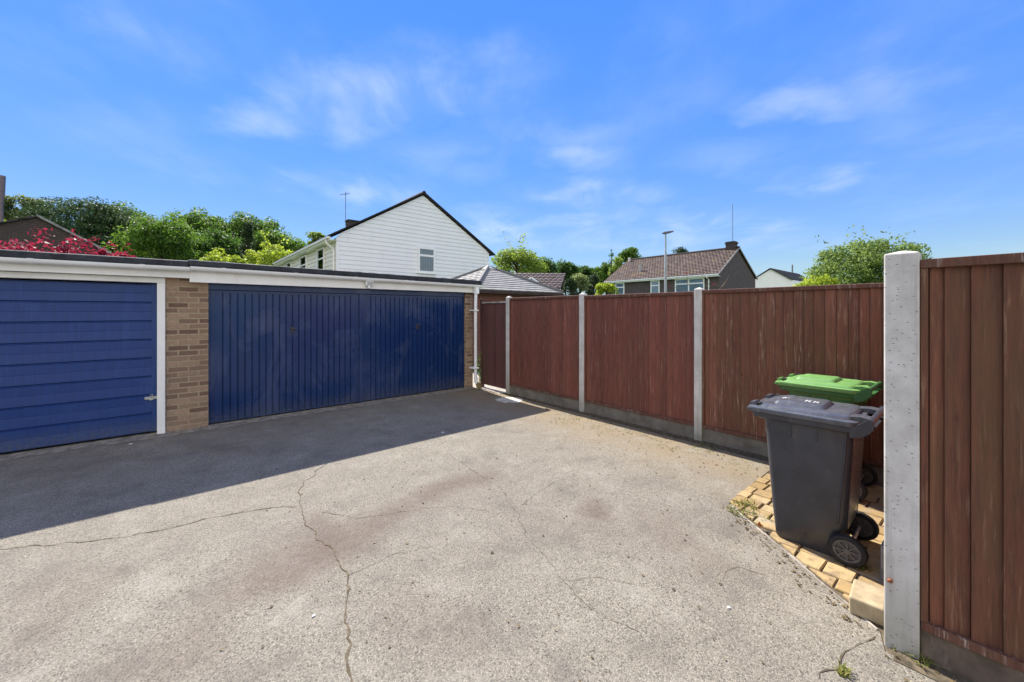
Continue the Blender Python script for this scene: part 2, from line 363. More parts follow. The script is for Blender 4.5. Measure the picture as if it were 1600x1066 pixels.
# ------------------------------------------------------------------ mesh builder (site coordinates U, V, z)
class MB:
    def __init__(s): s.v = []; s.f = []; s.uv = {}; s.mi = {}
    def add(s, vs, fs, mi=0):
        o = len(s.v); s.v += [tuple(p) for p in vs]
        for f in fs:
            if mi: s.mi[len(s.f)] = mi
            s.f.append(tuple(i+o for i in f))
        return o
    def box(s, x0, x1, y0, y1, z0, z1):
        s.add([(x0, y0, z0), (x1, y0, z0), (x1, y1, z0), (x0, y1, z0), (x0, y0, z1), (x1, y0, z1), (x1, y1, z1), (x0, y1, z1)],
              [(0, 3, 2, 1), (4, 5, 6, 7), (0, 1, 5, 4), (1, 2, 6, 5), (2, 3, 7, 6), (3, 0, 4, 7)]); return s
    def hexa(s, p): 
        s.add(p, [(0, 3, 2, 1), (4, 5, 6, 7), (0, 1, 5, 4), (1, 2, 6, 5), (2, 3, 7, 6), (3, 0, 4, 7)]); return s
    def loft(s, rings, cap0=True, cap1=True):
        n = len(rings[0]); o = len(s.v)
        vs = [p for r in rings for p in r]; fs = []
        for k in range(len(rings)-1):
            for i in range(n):
                j = (i+1) % n; fs.append((k*n+i, k*n+j, (k+1)*n+j, (k+1)*n+i))
        if cap0: fs.append(tuple(range(n-1, -1, -1)))
        if cap1: fs.append(tuple((len(rings)-1)*n+i for i in range(n)))
        s.add(vs, fs); return s
    def tube(s, pts, rad, n=8):
        pts = [Vector(p) for p in pts]
        if not isinstance(rad, (list, tuple)): rad = [rad]*len(pts)
        rings = []
        for k, p in enumerate(pts):
            d = (pts[min(k+1, len(pts)-1)]-pts[max(k-1, 0)]).normalized()
            a = d.cross(Vector((0, 0, 1)) if abs(d.z) < .9 else Vector((1, 0, 0))).normalized(); b = d.cross(a)
            rings.append([p + (a*math.cos(t)+b*math.sin(t))*rad[k] for t in [2*math.pi*i/n for i in range(n)]])
        return s.loft(rings)
    def prism(s, poly, z0, z1):
        return s.loft([[(x, y, z0) for x, y in poly], [(x, y, z1) for x, y in poly]])
    def extr(s, poly, axis, a0, a1):
        """polygon in (other axis, z) pushed along 'x' or 'y'"""
        if axis == 'x': r = [[(a, p, q) for p, q in poly] for a in (a0, a1)]
        else: r = [[(p, a, q) for p, q in poly] for a in (a0, a1)]
        return s.loft(r)
    def build(s, name, mat, parent=None, base=(0, 0, 0), smooth=False, bevel=0.0, seg=2, mats=None):
        me = bpy.data.meshes.new(name)
        b = Vector(base)
        me.from_pydata([tuple(Vector(p)-b) for p in s.v], [], s.f); me.update()
        import bmesh
        bm = bmesh.new(); bm.from_mesh(me); bmesh.ops.recalc_face_normals(bm, faces=bm.faces); bm.to_mesh(me); bm.free()
        if s.uv:
            l = me.uv_layers.new(name='UVMap')
            for p in me.polygons:
                for li in p.loop_indices:
                    l.data[li].uv = s.uv.get(me.loops[li].vertex_index, (0, 0))
        for m in (mats or [mat]): me.materials.append(m)
        if mats:
            for fi, k in s.mi.items(): me.polygons[fi].material_index = k
        if smooth:
            me.polygons.foreach_set('use_smooth', [True]*len(me.polygons))
            try: me.set_sharp_from_angle(angle=R(40))
            except Exception: pass
        o = bpy.data.objects.new(name, me); COL.objects.link(o)
        if parent is not None: o.parent = parent
        else:
            x, y = uv2w(base[0], base[1]); o.location = (x, y, base[2]); o.rotation_euler = (0, 0, TH)
        if bevel:
            md = o.modifiers.new('edge', 'BEVEL'); md.width = bevel; md.segments = seg; md.limit_method = 'ANGLE'; md.angle_limit = R(40)
        return o

def tag(o, label=None, cat=None, group=None, kind=None):
    if label: o['label'] = label
    if cat: o['category'] = cat
    if group: o['group'] = group
    if kind: o['kind'] = kind
    return o
def thing(name, label, cat, base, group=None, rot=0.0):
    o = bpy.data.objects.new(name, None); COL.objects.link(o); o.empty_display_size = .2
    x, y = uv2w(base[0], base[1]); o.location = (x, y, base[2] if len(base) > 2 else 0); o.rotation_euler = (0, 0, TH+rot)
    return tag(o, label, cat, group)

# ------------------------------------------------------------------ ground
g = MB(); S = 700
g.add([(-S, -S, -.012), (S, -S, -.012), (S, S, -.012), (-S, S, -.012)], [(0, 1, 2, 3)])
tag(g.build('ground', M['grass']), kind='structure')

AS = [(-14, -12), (2.66, -12), (2.66, .30), (2.80, .335), (3.125, .735), (3.40, 1.08), (3.665, 1.41), (4.3, 1.425), (5.14, 1.43), (5.14, 7.42), (-14, 7.42)]
a = MB()
a.add([(x, y, 0) for x, y in AS], [tuple(range(len(AS)))])
rc = random.Random(3)
def crack(px, w0, w1, fray=1.0):
    P = [gnd(*p) for p in px]; pts = []
    for i in range(len(P)-1):
        n = max(2, int(math.hypot(P[i+1][0]-P[i][0], P[i+1][1]-P[i][1])/.035))
        for k in range(n):
            t = k/n; pts.append((P[i][0]*(1-t)+P[i+1][0]*t, P[i][1]*(1-t)+P[i+1][1]*t))
    pts.append(P[-1]); wx = wy = 0; L = []; Rr = []
    for i, (x, y) in enumerate(pts):
        wx = wx*.8+rc.gauss(0, .009)*fray; wy = wy*.8+rc.gauss(0, .009)*fray
        t = i/len(pts); w = (w0*(1-t)+w1*t)*.75*(.4+1.1*rc.random()**1.6)/2
        q = pts[min(i+1, len(pts)-1)]; p = pts[max(i-1, 0)]
        dx, dy = q[0]-p[0], q[1]-p[1]; l = math.hypot(dx, dy) or 1
        L.append((x+wx-dy/l*w, y+wy+dx/l*w, .003)); Rr.append((x+wx+dy/l*w, y+wy-dx/l*w, .003))
    n = len(L); a.add(L+Rr, [(i, i+1, n+i+1, n+i) for i in range(n-1)], mi=1)
crack([(-40, 868), (60, 853), (140, 845), (255, 828), (330, 808), (400, 797), (465, 791)], .008, .012)
crack([(512, 724), (490, 740), (468, 757), (471, 790), (480, 815), (492, 838), (520, 866), (543, 893), (545, 925), (541, 965), (548, 1010), (553, 1064)], .009, .016)
crack([(696, 708), (735, 732), (780, 760), (806, 795), (815, 830), (850, 868), (880, 905), (930, 950), (1000, 992)], .0045, .004)
crack([(812, 788), (860, 755), (905, 742)], .006, .004)
crack([(880, 905), (935, 900), (985, 915)], .005, .003)
crack([(505, 800), (560, 812), (640, 800), (700, 790), (780, 800)], .005, .003)
crack([(1125, 905), (1160, 890), (1200, 905)], .004, .003)
crack([(1285, 1064), (1310, 1048), (1328, 1030), (1345, 1015), (1368, 1002)], .010, .006)
crack([(545, 900), (600, 870), (690, 845)], .005, .003)
crack([(40, 1000), (110, 960), (180, 950)], .003, .002)
crack([(60, 800), (95, 775), (90, 750), (120, 735)], .005, .003)
tag(a.build('driveway', None, mats=[M['asphalt'], M['crack']]), kind='structure')

# concrete strip at the foot of the garage doors, ragged edge
t = MB(); rt = random.Random(5); xs = [-8+.18*i for i in range(73)]
fr = [(x, 7.06+rt.uniform(-.035, .03), .004) for x in xs]; bk = [(x, 7.40, .004) for x in xs]
n = len(xs); t.add(fr+bk, [(i, i+1, n+i+1, n+i) for i in range(n-1)])
tag(t.build('garage_threshold', M['threshold']), kind='structure')
# pale repair patch by the gate
t = MB(); cx, cy = gnd(795, 625); rt = random.Random(8)
t.add([(cx+.30*math.cos(k*.4189)*(1+rt.uniform(-.25, .2)), cy+.26*math.sin(k*.4189)*(1+rt.uniform(-.25, .2)), .004) for k in range(15)], [tuple(range(15))])
tag(t.build('concrete_patch', M['stone_pale']), kind='structure')
# soil under and beside the paving, and along the fence foot
t = MB(); t.add([(2.5, -.2, -.004), (5.3, -.2, -.004), (5.3, 1.6, -.004), (2.5, 1.6, -.004)], [(0, 1, 2, 3)])
tag(t.build('soil_bed', M['soil']), kind='structure')
t = MB(); t.add([(2.62, -12, .004), (2.76, -12, .004), (2.76, .25, .004), (2.62, .27, .004)], [(0, 1, 2, 3)])
t.add([(5.02, 1.46, .004), (5.3, 1.46, .004), (5.3, 6.3, .004), (5.07, 6.3, .004)], [(0, 1, 2, 3)])
tag(t.build('soil_strip', M['soil']), kind='structure')

t = MB(); t.add([(5.0, 6.3, .002), (6.3, 6.3, .002), (6.3, 13.5, .002), (5.0, 13.5, .002)], [(0, 1, 2, 3)])
tag(t.build('side_path', M['path']), kind='structure')
# block paving: rows along V, clipped to the corner bed
pv = MB(); rp = random.Random(12)
def inbed(u, v):
    # right of the line (2.86,.36) -> (3.70,1.40)
    return (u-2.86)*(1.40-.36)-(v-.36)*(3.70-2.86) > 0
u = 2.86
while u < 5.1:
    wd = rp.choice([.135, .16, .165]); v = .345 + rp.uniform(-.06, 0)
    while v < 1.42:
        ln = rp.choice([.16, .2, .225, .25]); v1 = min(v+ln, 1.43); v0 = max(v, .345)
        if v1-v0 > .04:
            gp = .004; jj = lambda: rp.uniform(-.003, .006); c = [(u+gp+jj(), v0+gp+jj()), (u+wd-gp-jj(), v0+gp+jj()), (u+wd-gp-jj(), v1-gp-jj()), (u+gp+jj(), v1-gp-jj())]
            # clip against the slanting edge
            outp = []
            for i in range(4):
                p, q = c[i], c[(i+1) % 4]
                fp = (p[0]-2.86)*1.04-(p[1]-.36)*.84; fq = (q[0]-2.86)*1.04-(q[1]-.36)*.84
                if fp >= 0: outp.append(p)
                if (fp >= 0) != (fq >= 0):
                    k = fp/(fp-fq); outp.append((p[0]+(q[0]-p[0])*k, p[1]+(q[1]-p[1])*k))
            if len(outp) >= 3:
                ar = abs(sum(outp[i][0]*outp[(i+1) % len(outp)][1]-outp[(i+1) % len(outp)][0]*outp[i][1] for i in range(len(outp))))/2
                if ar > .002:
                    z = .008+rp.uniform(-.004, .004); m_ = (sum(p[0] for p in outp)/len(outp), sum(p[1] for p in outp)/len(outp))
                    ins = [(p[0]+(m_[0]-p[0])*.07, p[1]+(m_[1]-p[1])*.07) for p in outp]
                    pv.loft([[(p[0], p[1], -.02) for p in outp], [(p[0], p[1], z-.007) for p in outp], [(p[0], p[1], z) for p in ins]], cap0=False)
        v += ln
    u += wd
tag(pv.build('block_paving', M['paver']), kind='structure')
# thin concrete haunch edging the blocks
t = MB(); rt = random.Random(4)
for k in range(16):
    t0, t1 = k/16, (k+1)/16
    p0 = (2.80+.84*t0, .35+1.04*t0); p1 = (2.80+.84*t1, .35+1.04*t1); w = .016+rt.uniform(-.011, .008)
    nx, ny = .778, -.628
    t.hexa([(p0[0], p0[1], -.01), (p0[0]+nx*w*2, p0[1]+ny*w*2, -.01), (p1[0]+nx*w*2, p1[1]+ny*w*2, -.01), (p1[0], p1[1], -.01),
            (p0[0], p0[1], .005), (p0[0]+nx*w, p0[1]+ny*w, .009), (p1[0]+nx*w, p1[1]+ny*w, .009), (p1[0], p1[1], .005)])
tag(t.build('kerb_haunch', M['threshold']), kind='structure')

# ------------------------------------------------------------------ garage row
GB = (1.5, 7.27, 0)
G = thing('garage_row', 'flat roofed row of garages with buff brick piers and blue doors', 'garage', GB)
w = MB()
w.box(-.10, .37, 7.27, 7.62, 0, 2.262)            # pier between the openings
w.box(4.83, 5.03, 7.27, 12.75, 0, 2.262)           # right hand wall
w.box(-2.87, -2.40, 7.27, 7.62, 0, 2.262)
w.box(-5.4, -5.1, 7.27, 12.75, 0, 2.262)
w.box(-5.1, 4.83, 12.53, 12.75, 0, 2.262)
w.box(.02, .22, 7.62, 12.53, 0, 2.262)
w.build('wall', M['brick'], G, GB)
def roof_edge(u0, u1, za, zb, name):
    r = MB(); y0, y1 = 7.075, 12.9
    r.hexa([(u0, y0, za-.078), (u1, y0, zb-.09), (u1, y1, zb-.09), (u0, y1, za-.078), (u0, y0, za), (u1, y0, zb), (u1, y1, zb), (u0, y1, za)])
    o = r.build(name, M['felt'], G, GB, bevel=.012)
    l = MB(); n = 40; rr = random.Random(int(u0*10)+77)
    for k in range(n):
        a0 = u0+(u1-u0)*k/n; a1 = u0+(u1-u0)*(k+1)/n; zz = za+(zb-za)*k/n; z2 = za+(zb-za)*(k+1)/n
        h = .004+rr.random()*.006
        l.hexa([(a0, y0+.01, zz), (a1, y0+.01, z2), (a1, y0+.10, z2), (a0, y0+.10, zz), (a0, y0+.02, zz+h), (a1, y0+.02, z2+h), (a1, y0+.09, z2+h), (a0, y0+.09, zz+h)])
    l.build('felt_lip', M['felt_lip'], o, GB)
    return o
roof_edge(-5.45, .14, 2.345, 2.368, 'roof')
roof_edge(.145, 5.14, 2.385, 2.345, 'roof')
# joints in the felt edge
def fascia(u0, u1, zb, zt, name, y=7.15):
    f = MB(); f.box(u0, u1, y, y+.022, zb, zt); f.box(u0, u1, y+.022, 7.268, zb+.01, zb+.022); return f.build(name, M['white'], G, GB, bevel=.003)
fascia(-5.4, .155, 2.135, 2.27, 'fascia', 7.152)
fascia(.155, 5.04, 2.082, 2.25, 'fascia', 7.146)
def gutter(u0, u1, za, zb):
    q = MB(); n = 7
    prof = [(7.083+.052*math.cos(math.pi+math.pi*k/n)*1.0, .058*math.sin(math.pi+math.pi*k/n)) for k in range(n+1)]
    inn = [(7.083+.046*math.cos(math.pi+math.pi*k/n), .05*math.sin(math.pi+math.pi*k/n)) for k in range(n, -1, -1)]
    poly = prof+inn
    q.loft([[(u0, y, za+z) for y, z in poly], [(u1, y, zb+z) for y, z in poly]])
    o = q.build('gutter', M['white_new'], G, GB, smooth=True)
    k = u0+.35
    while k < u1-.1:
        zz = za+(zb-za)*(k-u0)/(u1-u0)
        b = MB(); pr = [(7.083+.058*math.cos(math.pi+math.pi*i/n), .065*math.sin(math.pi+math.pi*i/n)) for i in range(n+1)]
        b.loft([[(k, y, zz+z+.004) for y, z in pr], [(k+.05, y, zz+z+.004) for y, z in pr]])
        b.build('gutter_bracket', M['white_new'], o, GB, smooth=True); k += .94
    return o
gutter(-5.4, .155, 2.262, 2.282); gutter(.16, 5.17, 2.295, 2.245)
d = MB()
d.box(4.945, 5.035, 7.035, 7.125, 2.06, 2.19)
d.tube([(4.99, 7.095, 2.10), (4.99, 7.105, 1.9), (4.99, 7.105, .24), (4.99, 7.10, .16), (4.99, 7.06, .10)], .036, 12)
dp = d.build('downpipe', M['white_new'], G, GB, smooth=True)
for zz in (1.68, .42):
    b = MB(); b.box(4.935, 5.045, 7.06, 7.268, zz, zz+.03); b.build('pipe_bracket', M['white_new'], dp, GB, bevel=.004)

# up-and-over doors with upright ribs
def ribbed_door(u0, u1, label=None):
    y = 7.335; z0, z1 = .025, 1.985; b = .055
    P = [(u0+b, y)]; step = (u1-u0-2*b)/22
    for k in range(1, 22):
        c = u0+b+k*step
        P += [(c-.011, y), (c-.008, y+.009), (c-.004, y+.009), (c, y+.001), (c+.004, y+.009), (c+.008, y+.009), (c+.011, y)]
    P += [(u1-b, y)]
    q = MB(); n = len(P)
    q.add([(x, yy, z0+.02) for x, yy in P]+[(x, yy, z1-.035) for x, yy in P], [(i, i+1, n+i+1, n+i) for i in range(n-1)])
    q.box(u0, u0+b, y-.006, y+.03, z0, z1); q.box(u1-b, u1, y-.006, y+.03, z0, z1)
    q.box(u0+b, u1-b, y-.006, y+.03, z1-.037, z1); q.box(u0+b, u1-b, y-.006, y+.03, z0, z0+.022)
    q.box(u0+.01, u1-.01, y+.05, y+.07, z0, z1)
    o = q.build('garage_door', M['blue_gloss'], G, GB)
    if label: o['label'] = label
    c = (u0+u1)/2
    h = MB(); h.box(c-.022, c+.022, y-.014, y, 1.32, 1.42); h.tube([(c, y-.01, 1.385), (c, y-.045, 1.385)], .011, 8); h.tube([(c-.012, y-.045, 1.39), (c+.055, y-.05, 1.383)], [.011, .009], 8)
    h.build('handle', M['bronze'], o, GB, smooth=True)
    return o
ribbed_door(.395, 2.555); ribbed_door(2.625, 4.81)
f = MB(); f.box(2.557, 2.623, 7.30, 7.42, .01, 1.99); f.box(.371, .393, 7.31, 7.42, .01, 1.99); f.box(4.812, 4.829, 7.31, 7.42, .01, 1.99)
f.box(.371, 4.829, 7.30, 7.42, 1.992, 2.262); f.box(.371, 4.829, 7.385, 7.42, 1.9, 1.9915)
f.build('door_frame', M['blue_gloss'], G, GB, bevel=.003)

def slatted_door(u0, u1, hasp=False):
    y = 7.335; z0, z1 = .03, 2.045; q = MB(); P = [(y, z0)]; n = 8; h = (z1-z0)/n
    for k in range(n):
        zb = z0+k*h
        P += [(y-.006, zb+.012), (y-.004, zb+h*.485), (y-.0015, zb+h*.5), (y-.004, zb+h*.515), (y-.008, zb+h-.016), (y+.012, zb+h-.008), (y+.012, zb+h-.001)]
    m_ = len(P)
    q.add([(u0+.05, a_, b_) for a_, b_ in P]+[(u1-.055, a_, b_) for a_, b_ in P], [(i, i+1, m_+i+1, m_+i) for i in range(m_-1)])
    q.box(u0, u0+.05, y-.012, y+.03, z0, z1); q.box(u1-.055, u1, y-.012, y+.03, z0, z1)
    q.box(u0+.01, u1-.01, y+.05, y+.07, z0, z1)
    o = q.build('garage_door', M['blue_satin'], G, GB); o['label'] = 'blue garage door with level ribs'
    if hasp:
        b = MB(); b.box(u1-.125, u1+.01, y-.022, y-.014, .475, .51); b.box(u1-.075, u1-.035, y-.035, y-.022, .465, .515)
        b.tube([(u1-.068, y-.03, .515), (u1-.068, y-.03, .535), (u1-.042, y-.03, .535), (u1-.042, y-.03, .515)], .004, 6)
        b.build('hasp', M['steel'], o, GB)
    return o
slatted_door(-2.385, -.19, True); slatted_door(-5.08, -2.885)
f = MB(); f.box(-.187, -.102, 7.235, 7.40, 0, 2.06); f.box(-2.398, -2.387, 7.27, 7.40, 0, 2.05); f.box(-2.398, -.102, 7.238, 7.40, 2.062, 2.133); f.box(-2.398, -.102, 7.30, 7.40, 2.1331, 2.262)
f.build('door_frame', M['white'], G, GB, bevel=.004)['label'] = 'white painted timber frame'

# floodlight on the fascia
FL = (U_at(576, 7.13), 7.146, 2.19)
fl = thing('floodlight', 'small white sensor floodlight on the garage fascia above the blue doors', 'light', FL)
b = MB(); b.box(FL[0]-.065, FL[0]+.065, 7.06, 7.125, 2.135, 2.225); b.box(FL[0]-.02, FL[0]+.02, 7.125, 7.146, 2.15, 2.21); b.build('housing', M['white_new'], fl, FL, bevel=.006)
b = MB(); b.box(FL[0]-.052, FL[0]+.052, 7.053, 7.0598, 2.147, 2.213)
b.build('lens', M['lens'], fl, FL)
b = MB(); [b.tube([(FL[0]-.045+k*.018, 7.05, 2.15), (FL[0]-.045+k*.018, 7.05, 2.21)], .0025, 6) for k in range(6)]; b.build('grille', M['lamp_body'], fl, FL)
b = MB(); b.tube([(FL[0]-.01, 7.09, 2.135), (FL[0]-.01, 7.085, 2.11), (FL[0]-.01, 7.08, 2.085)], [.018, .025, .015], 10); b.build('sensor', M['white_new'], fl, FL, smooth=True)

# wooden block below the downpipe
wb = MB(); wb.box(-.055, .055, -.04, .04, 0, .12)
o = wb.build('wood_block', M['wood_block'], None, (0, 0, 0), bevel=.004)
x, y = uv2w(5.0, 6.97); o.location = (x, y, .0); o.rotation_euler = (R(-14), 0, TH+.5); o.location.z = .012
tag(o, 'small sawn wooden block leaning at the foot of the white downpipe', 'block')

# ------------------------------------------------------------------ fences
def post(parent, base, u0, u1, v0, v1, h, cap=.025):
    p = MB(); m_ = ((u0+u1)/2, (v0+v1)/2); q = .008
    ring = lambda z, k=0: [(u0+k, v0+k, z), (u1-k, v0+k, z), (u1-k, v1-k, z), (u0+k, v1-k, z)]
    p.loft([ring(-.05), ring(h-cap), [(m_[0]-.01, m_[1]-.01, h), (m_[0]+.01, m_[1]-.01, h), (m_[0]+.01, m_[1]+.01, h), (m_[0]-.01, m_[1]+.01, h)]])
    return p.build('post', M['concrete'], parent, base, bevel=.006)
def panel_v(parent, base, uf, v0, v1, zb, zt, gz, wood, bw, seed, rail='wood_rail', gb='gravel_board'):
    """upright feather edge boards between v0 and v1; face towards -U at uf"""
    rr = random.Random(seed); p = MB(); v = v0+.03; top = zt-.05; kb = 0
    while v < v1-.03:
        w_ = bw*rr.uniform(.9, 1.1); ve = min(v+w_, v1-.03); j = rr.uniform(-.002, .002)
        if v1-.03-ve < .03: ve = v1-.03
        # thick edge overlaps the thin edge of the next board
        kb += 1; bk = uf+.024+.003*(kb % 2); e0 = rr.uniform(-.0015, .0015); tz = zt-.045+rr.uniform(0, .003)
        p.hexa([(uf+.015+j, v+e0, zb), (bk, v+e0, zb), (bk, ve, zb), (uf+j, ve, zb), (uf+.015+j, v, tz), (bk, v, tz), (bk, ve, tz), (uf+j, ve, tz)])
        if ve >= v1-.0301: break
        v = ve+(.0025 if wood == 'wood_near' else .0055)
    p.box(uf+.0285, uf+.033, v0+.004, v1-.004, zb-.005, zt-.044)
    for zz in (zb+.25, (zb+top)/2, top-.25): p.box(uf+.0335, uf+.06, v0+.005, v1-.005, zz, zz+.07)
    o = p.build('panel', M[wood], parent, base)
    t_ = MB(); rr2 = random.Random(seed+5); n = 8
    for k in range(1):
        t_.hexa([(uf-.022, v0, zt-.048), (uf+.05, v0, zt-.048), (uf+.05, v1, zt-.048), (uf-.022, v1, zt-.048), (uf-.024, v0, zt-.006), (uf+.05, v0, zt), (uf+.05, v1, zt), (uf-.024, v1, zt-.006)])
    t_.build('top_rail', M[rail], o, base, bevel=.003)
    t_ = MB(); t_.box(uf-.02, uf+.035, v0, v0+.026, zb+.03, zt-.05); t_.build('edge_batten', M[wood], o, base, bevel=.003)
    t_ = MB(); t_.box(uf-.02, uf+.035, v1-.026, v1, zb+.03, zt-.05); t_.build('edge_batten', M[wood], o, base, bevel=.003)
    t_ = MB(); t_.box(uf-.02, uf+.05, v0+.002, v1-.002, zb-.012, zb+.028); t_.build('bottom_rail', M[rail], o, base, bevel=.003)
    q = MB(); q.box(uf-.005, uf+.04, v0, v1, -.04, gz); q.build('gravel_board', M[gb], parent, base, bevel=.004)
    return o
FB = (5.2, 4.29, 0)
FE = thing('boundary_fence', 'long brown board fence with concrete posts running away to the garage corner', 'fence', FB)
PV = [6.22, 4.29, 2.36, .345]
for pvv in PV: post(FE, FB, 5.155, 5.255, pvv-.05, pvv+.05, 1.985)
for k in range(3):
    panel_v(FE, FB, 5.19, PV[k+1]+.052, PV[k]-.052, (.185), (1.95, 1.938, 1.95)[k], .172, ('wood_far', 'wood_far', 'wood_mid')[k], .083, 40+k)
NB = (2.71, .25, 0)
NF = thing('corner_fence', 'close brown board fence with pitted concrete end post beside the bins', 'fence', NB)
po = post(NF, NB, 2.71, 2.835, .185, .31, 1.972, .016); po['label'] = 'pale concrete end post pitted with small holes'
b = MB(); b.tube([(2.711, .287, .335), (2.70, .287, .335), (2.695, .287, .335)], [.011, .0105, .006], 10); b.build('bolt', M['rust'], po, NB, smooth=True)
panel_v(NF, NB, 2.742, -1.62, .183, .16, 1.925, .145, 'wood_near', .088, 60, gb='gravel_near')
post(NF, NB, 2.72, 2.82, -1.725, -1.625, 1.972)
panel_v(NF, NB, 2.742, -3.56, -1.73, .16, 1.925, .145, 'wood_near', .088, 61, gb='gravel_near')
# return of that fence back to the long one (rear side of the bin corner)
RB = (4.0, .27, 0)
RF = thing('return_fence', 'brown board fence closing the bin corner behind the concrete end post', 'fence', RB)
p = MB(); rr = random.Random(71); uu = 2.845
while uu < 5.14:
    ue = min(uu+.085*rr.uniform(.9, 1.1), 5.145)
    p.hexa([(uu, .262, .17), (ue, .256, .17), (ue, .278, .17), (uu, .27, .17), (uu, .262, 1.88), (ue, .256, 1.88), (ue, .278, 1.88), (uu, .27, 1.88)]); uu = ue+.0015
o = p.build('panel', M['wood_far'], RF, RB)
p = MB(); p.box(2.84, 5.15, .235, .285, 1.883, 1.925); p.build('top_rail', M['wood_rail'], o, RB, bevel=.003)
p = MB(); p.box(2.84, 5.15, .24, .283, -.03, .165); p.build('gravel_board', M['gravel_board'], RF, RB, bevel=.004)

# gate between garage and fence
TB = (5.19, 6.7, 0)
TG = thing('side_gate', 'narrow dark brown board gate between the downpipe and the first concrete post', 'gate', TB)
p = MB(); rr = random.Random(91); v = 6.285
while v < 7.09:
    ve = min(v+.083, 7.10); j = rr.uniform(-.002, .002)
    p.hexa([(5.192+j, v, .07), (5.21, v, .07), (5.21, ve, .07), (5.186+j, ve, .07), (5.192+j, v, 1.845), (5.21, v, 1.845), (5.21, ve, 1.845), (5.186+j, ve, 1.845)]); v = ve+.002
o = p.build('board_panel', M['wood_gate'], TG, TB)
p = MB(); p.box(5.16, 5.225, 6.28, 7.11, 1.848, 1.875); p.build('top_rail', M['felt_lip'], o, TB, bevel=.003)
for zz in (.25, .95, 1.6):
    p = MB(); p.box(5.212, 5.25, 6.30, 7.09, zz, zz+.09); p.build('ledge', M['wood_gate'], o, TB)
p = MB(); p.box(5.17, 5.24, 7.115, 7.185, 0, 1.95); p.build('gate_post', M['wood_gate'], TG, TB, bevel=.004)

# loose stone and block by the paving
p = MB(); p.box(2.85, 3.07, .325, .475, .0, .095); o = p.build('stone_block', M['stone'], None, (2.95, .4, 0), bevel=.012, seg=3); tag(o, 'buff stone block lying at the near corner of the paving by the end post', 'block')
o.rotation_euler.z += .06
p = MB(); p.box(3.36, 3.46, .315, .40, .0, .21); o = p.build('concrete_block', M['stone_grey'], None, (3.41, .36, 0), bevel=.006); tag(o, 'grey concrete block standing between the black bin wheel and the end post', 'block')

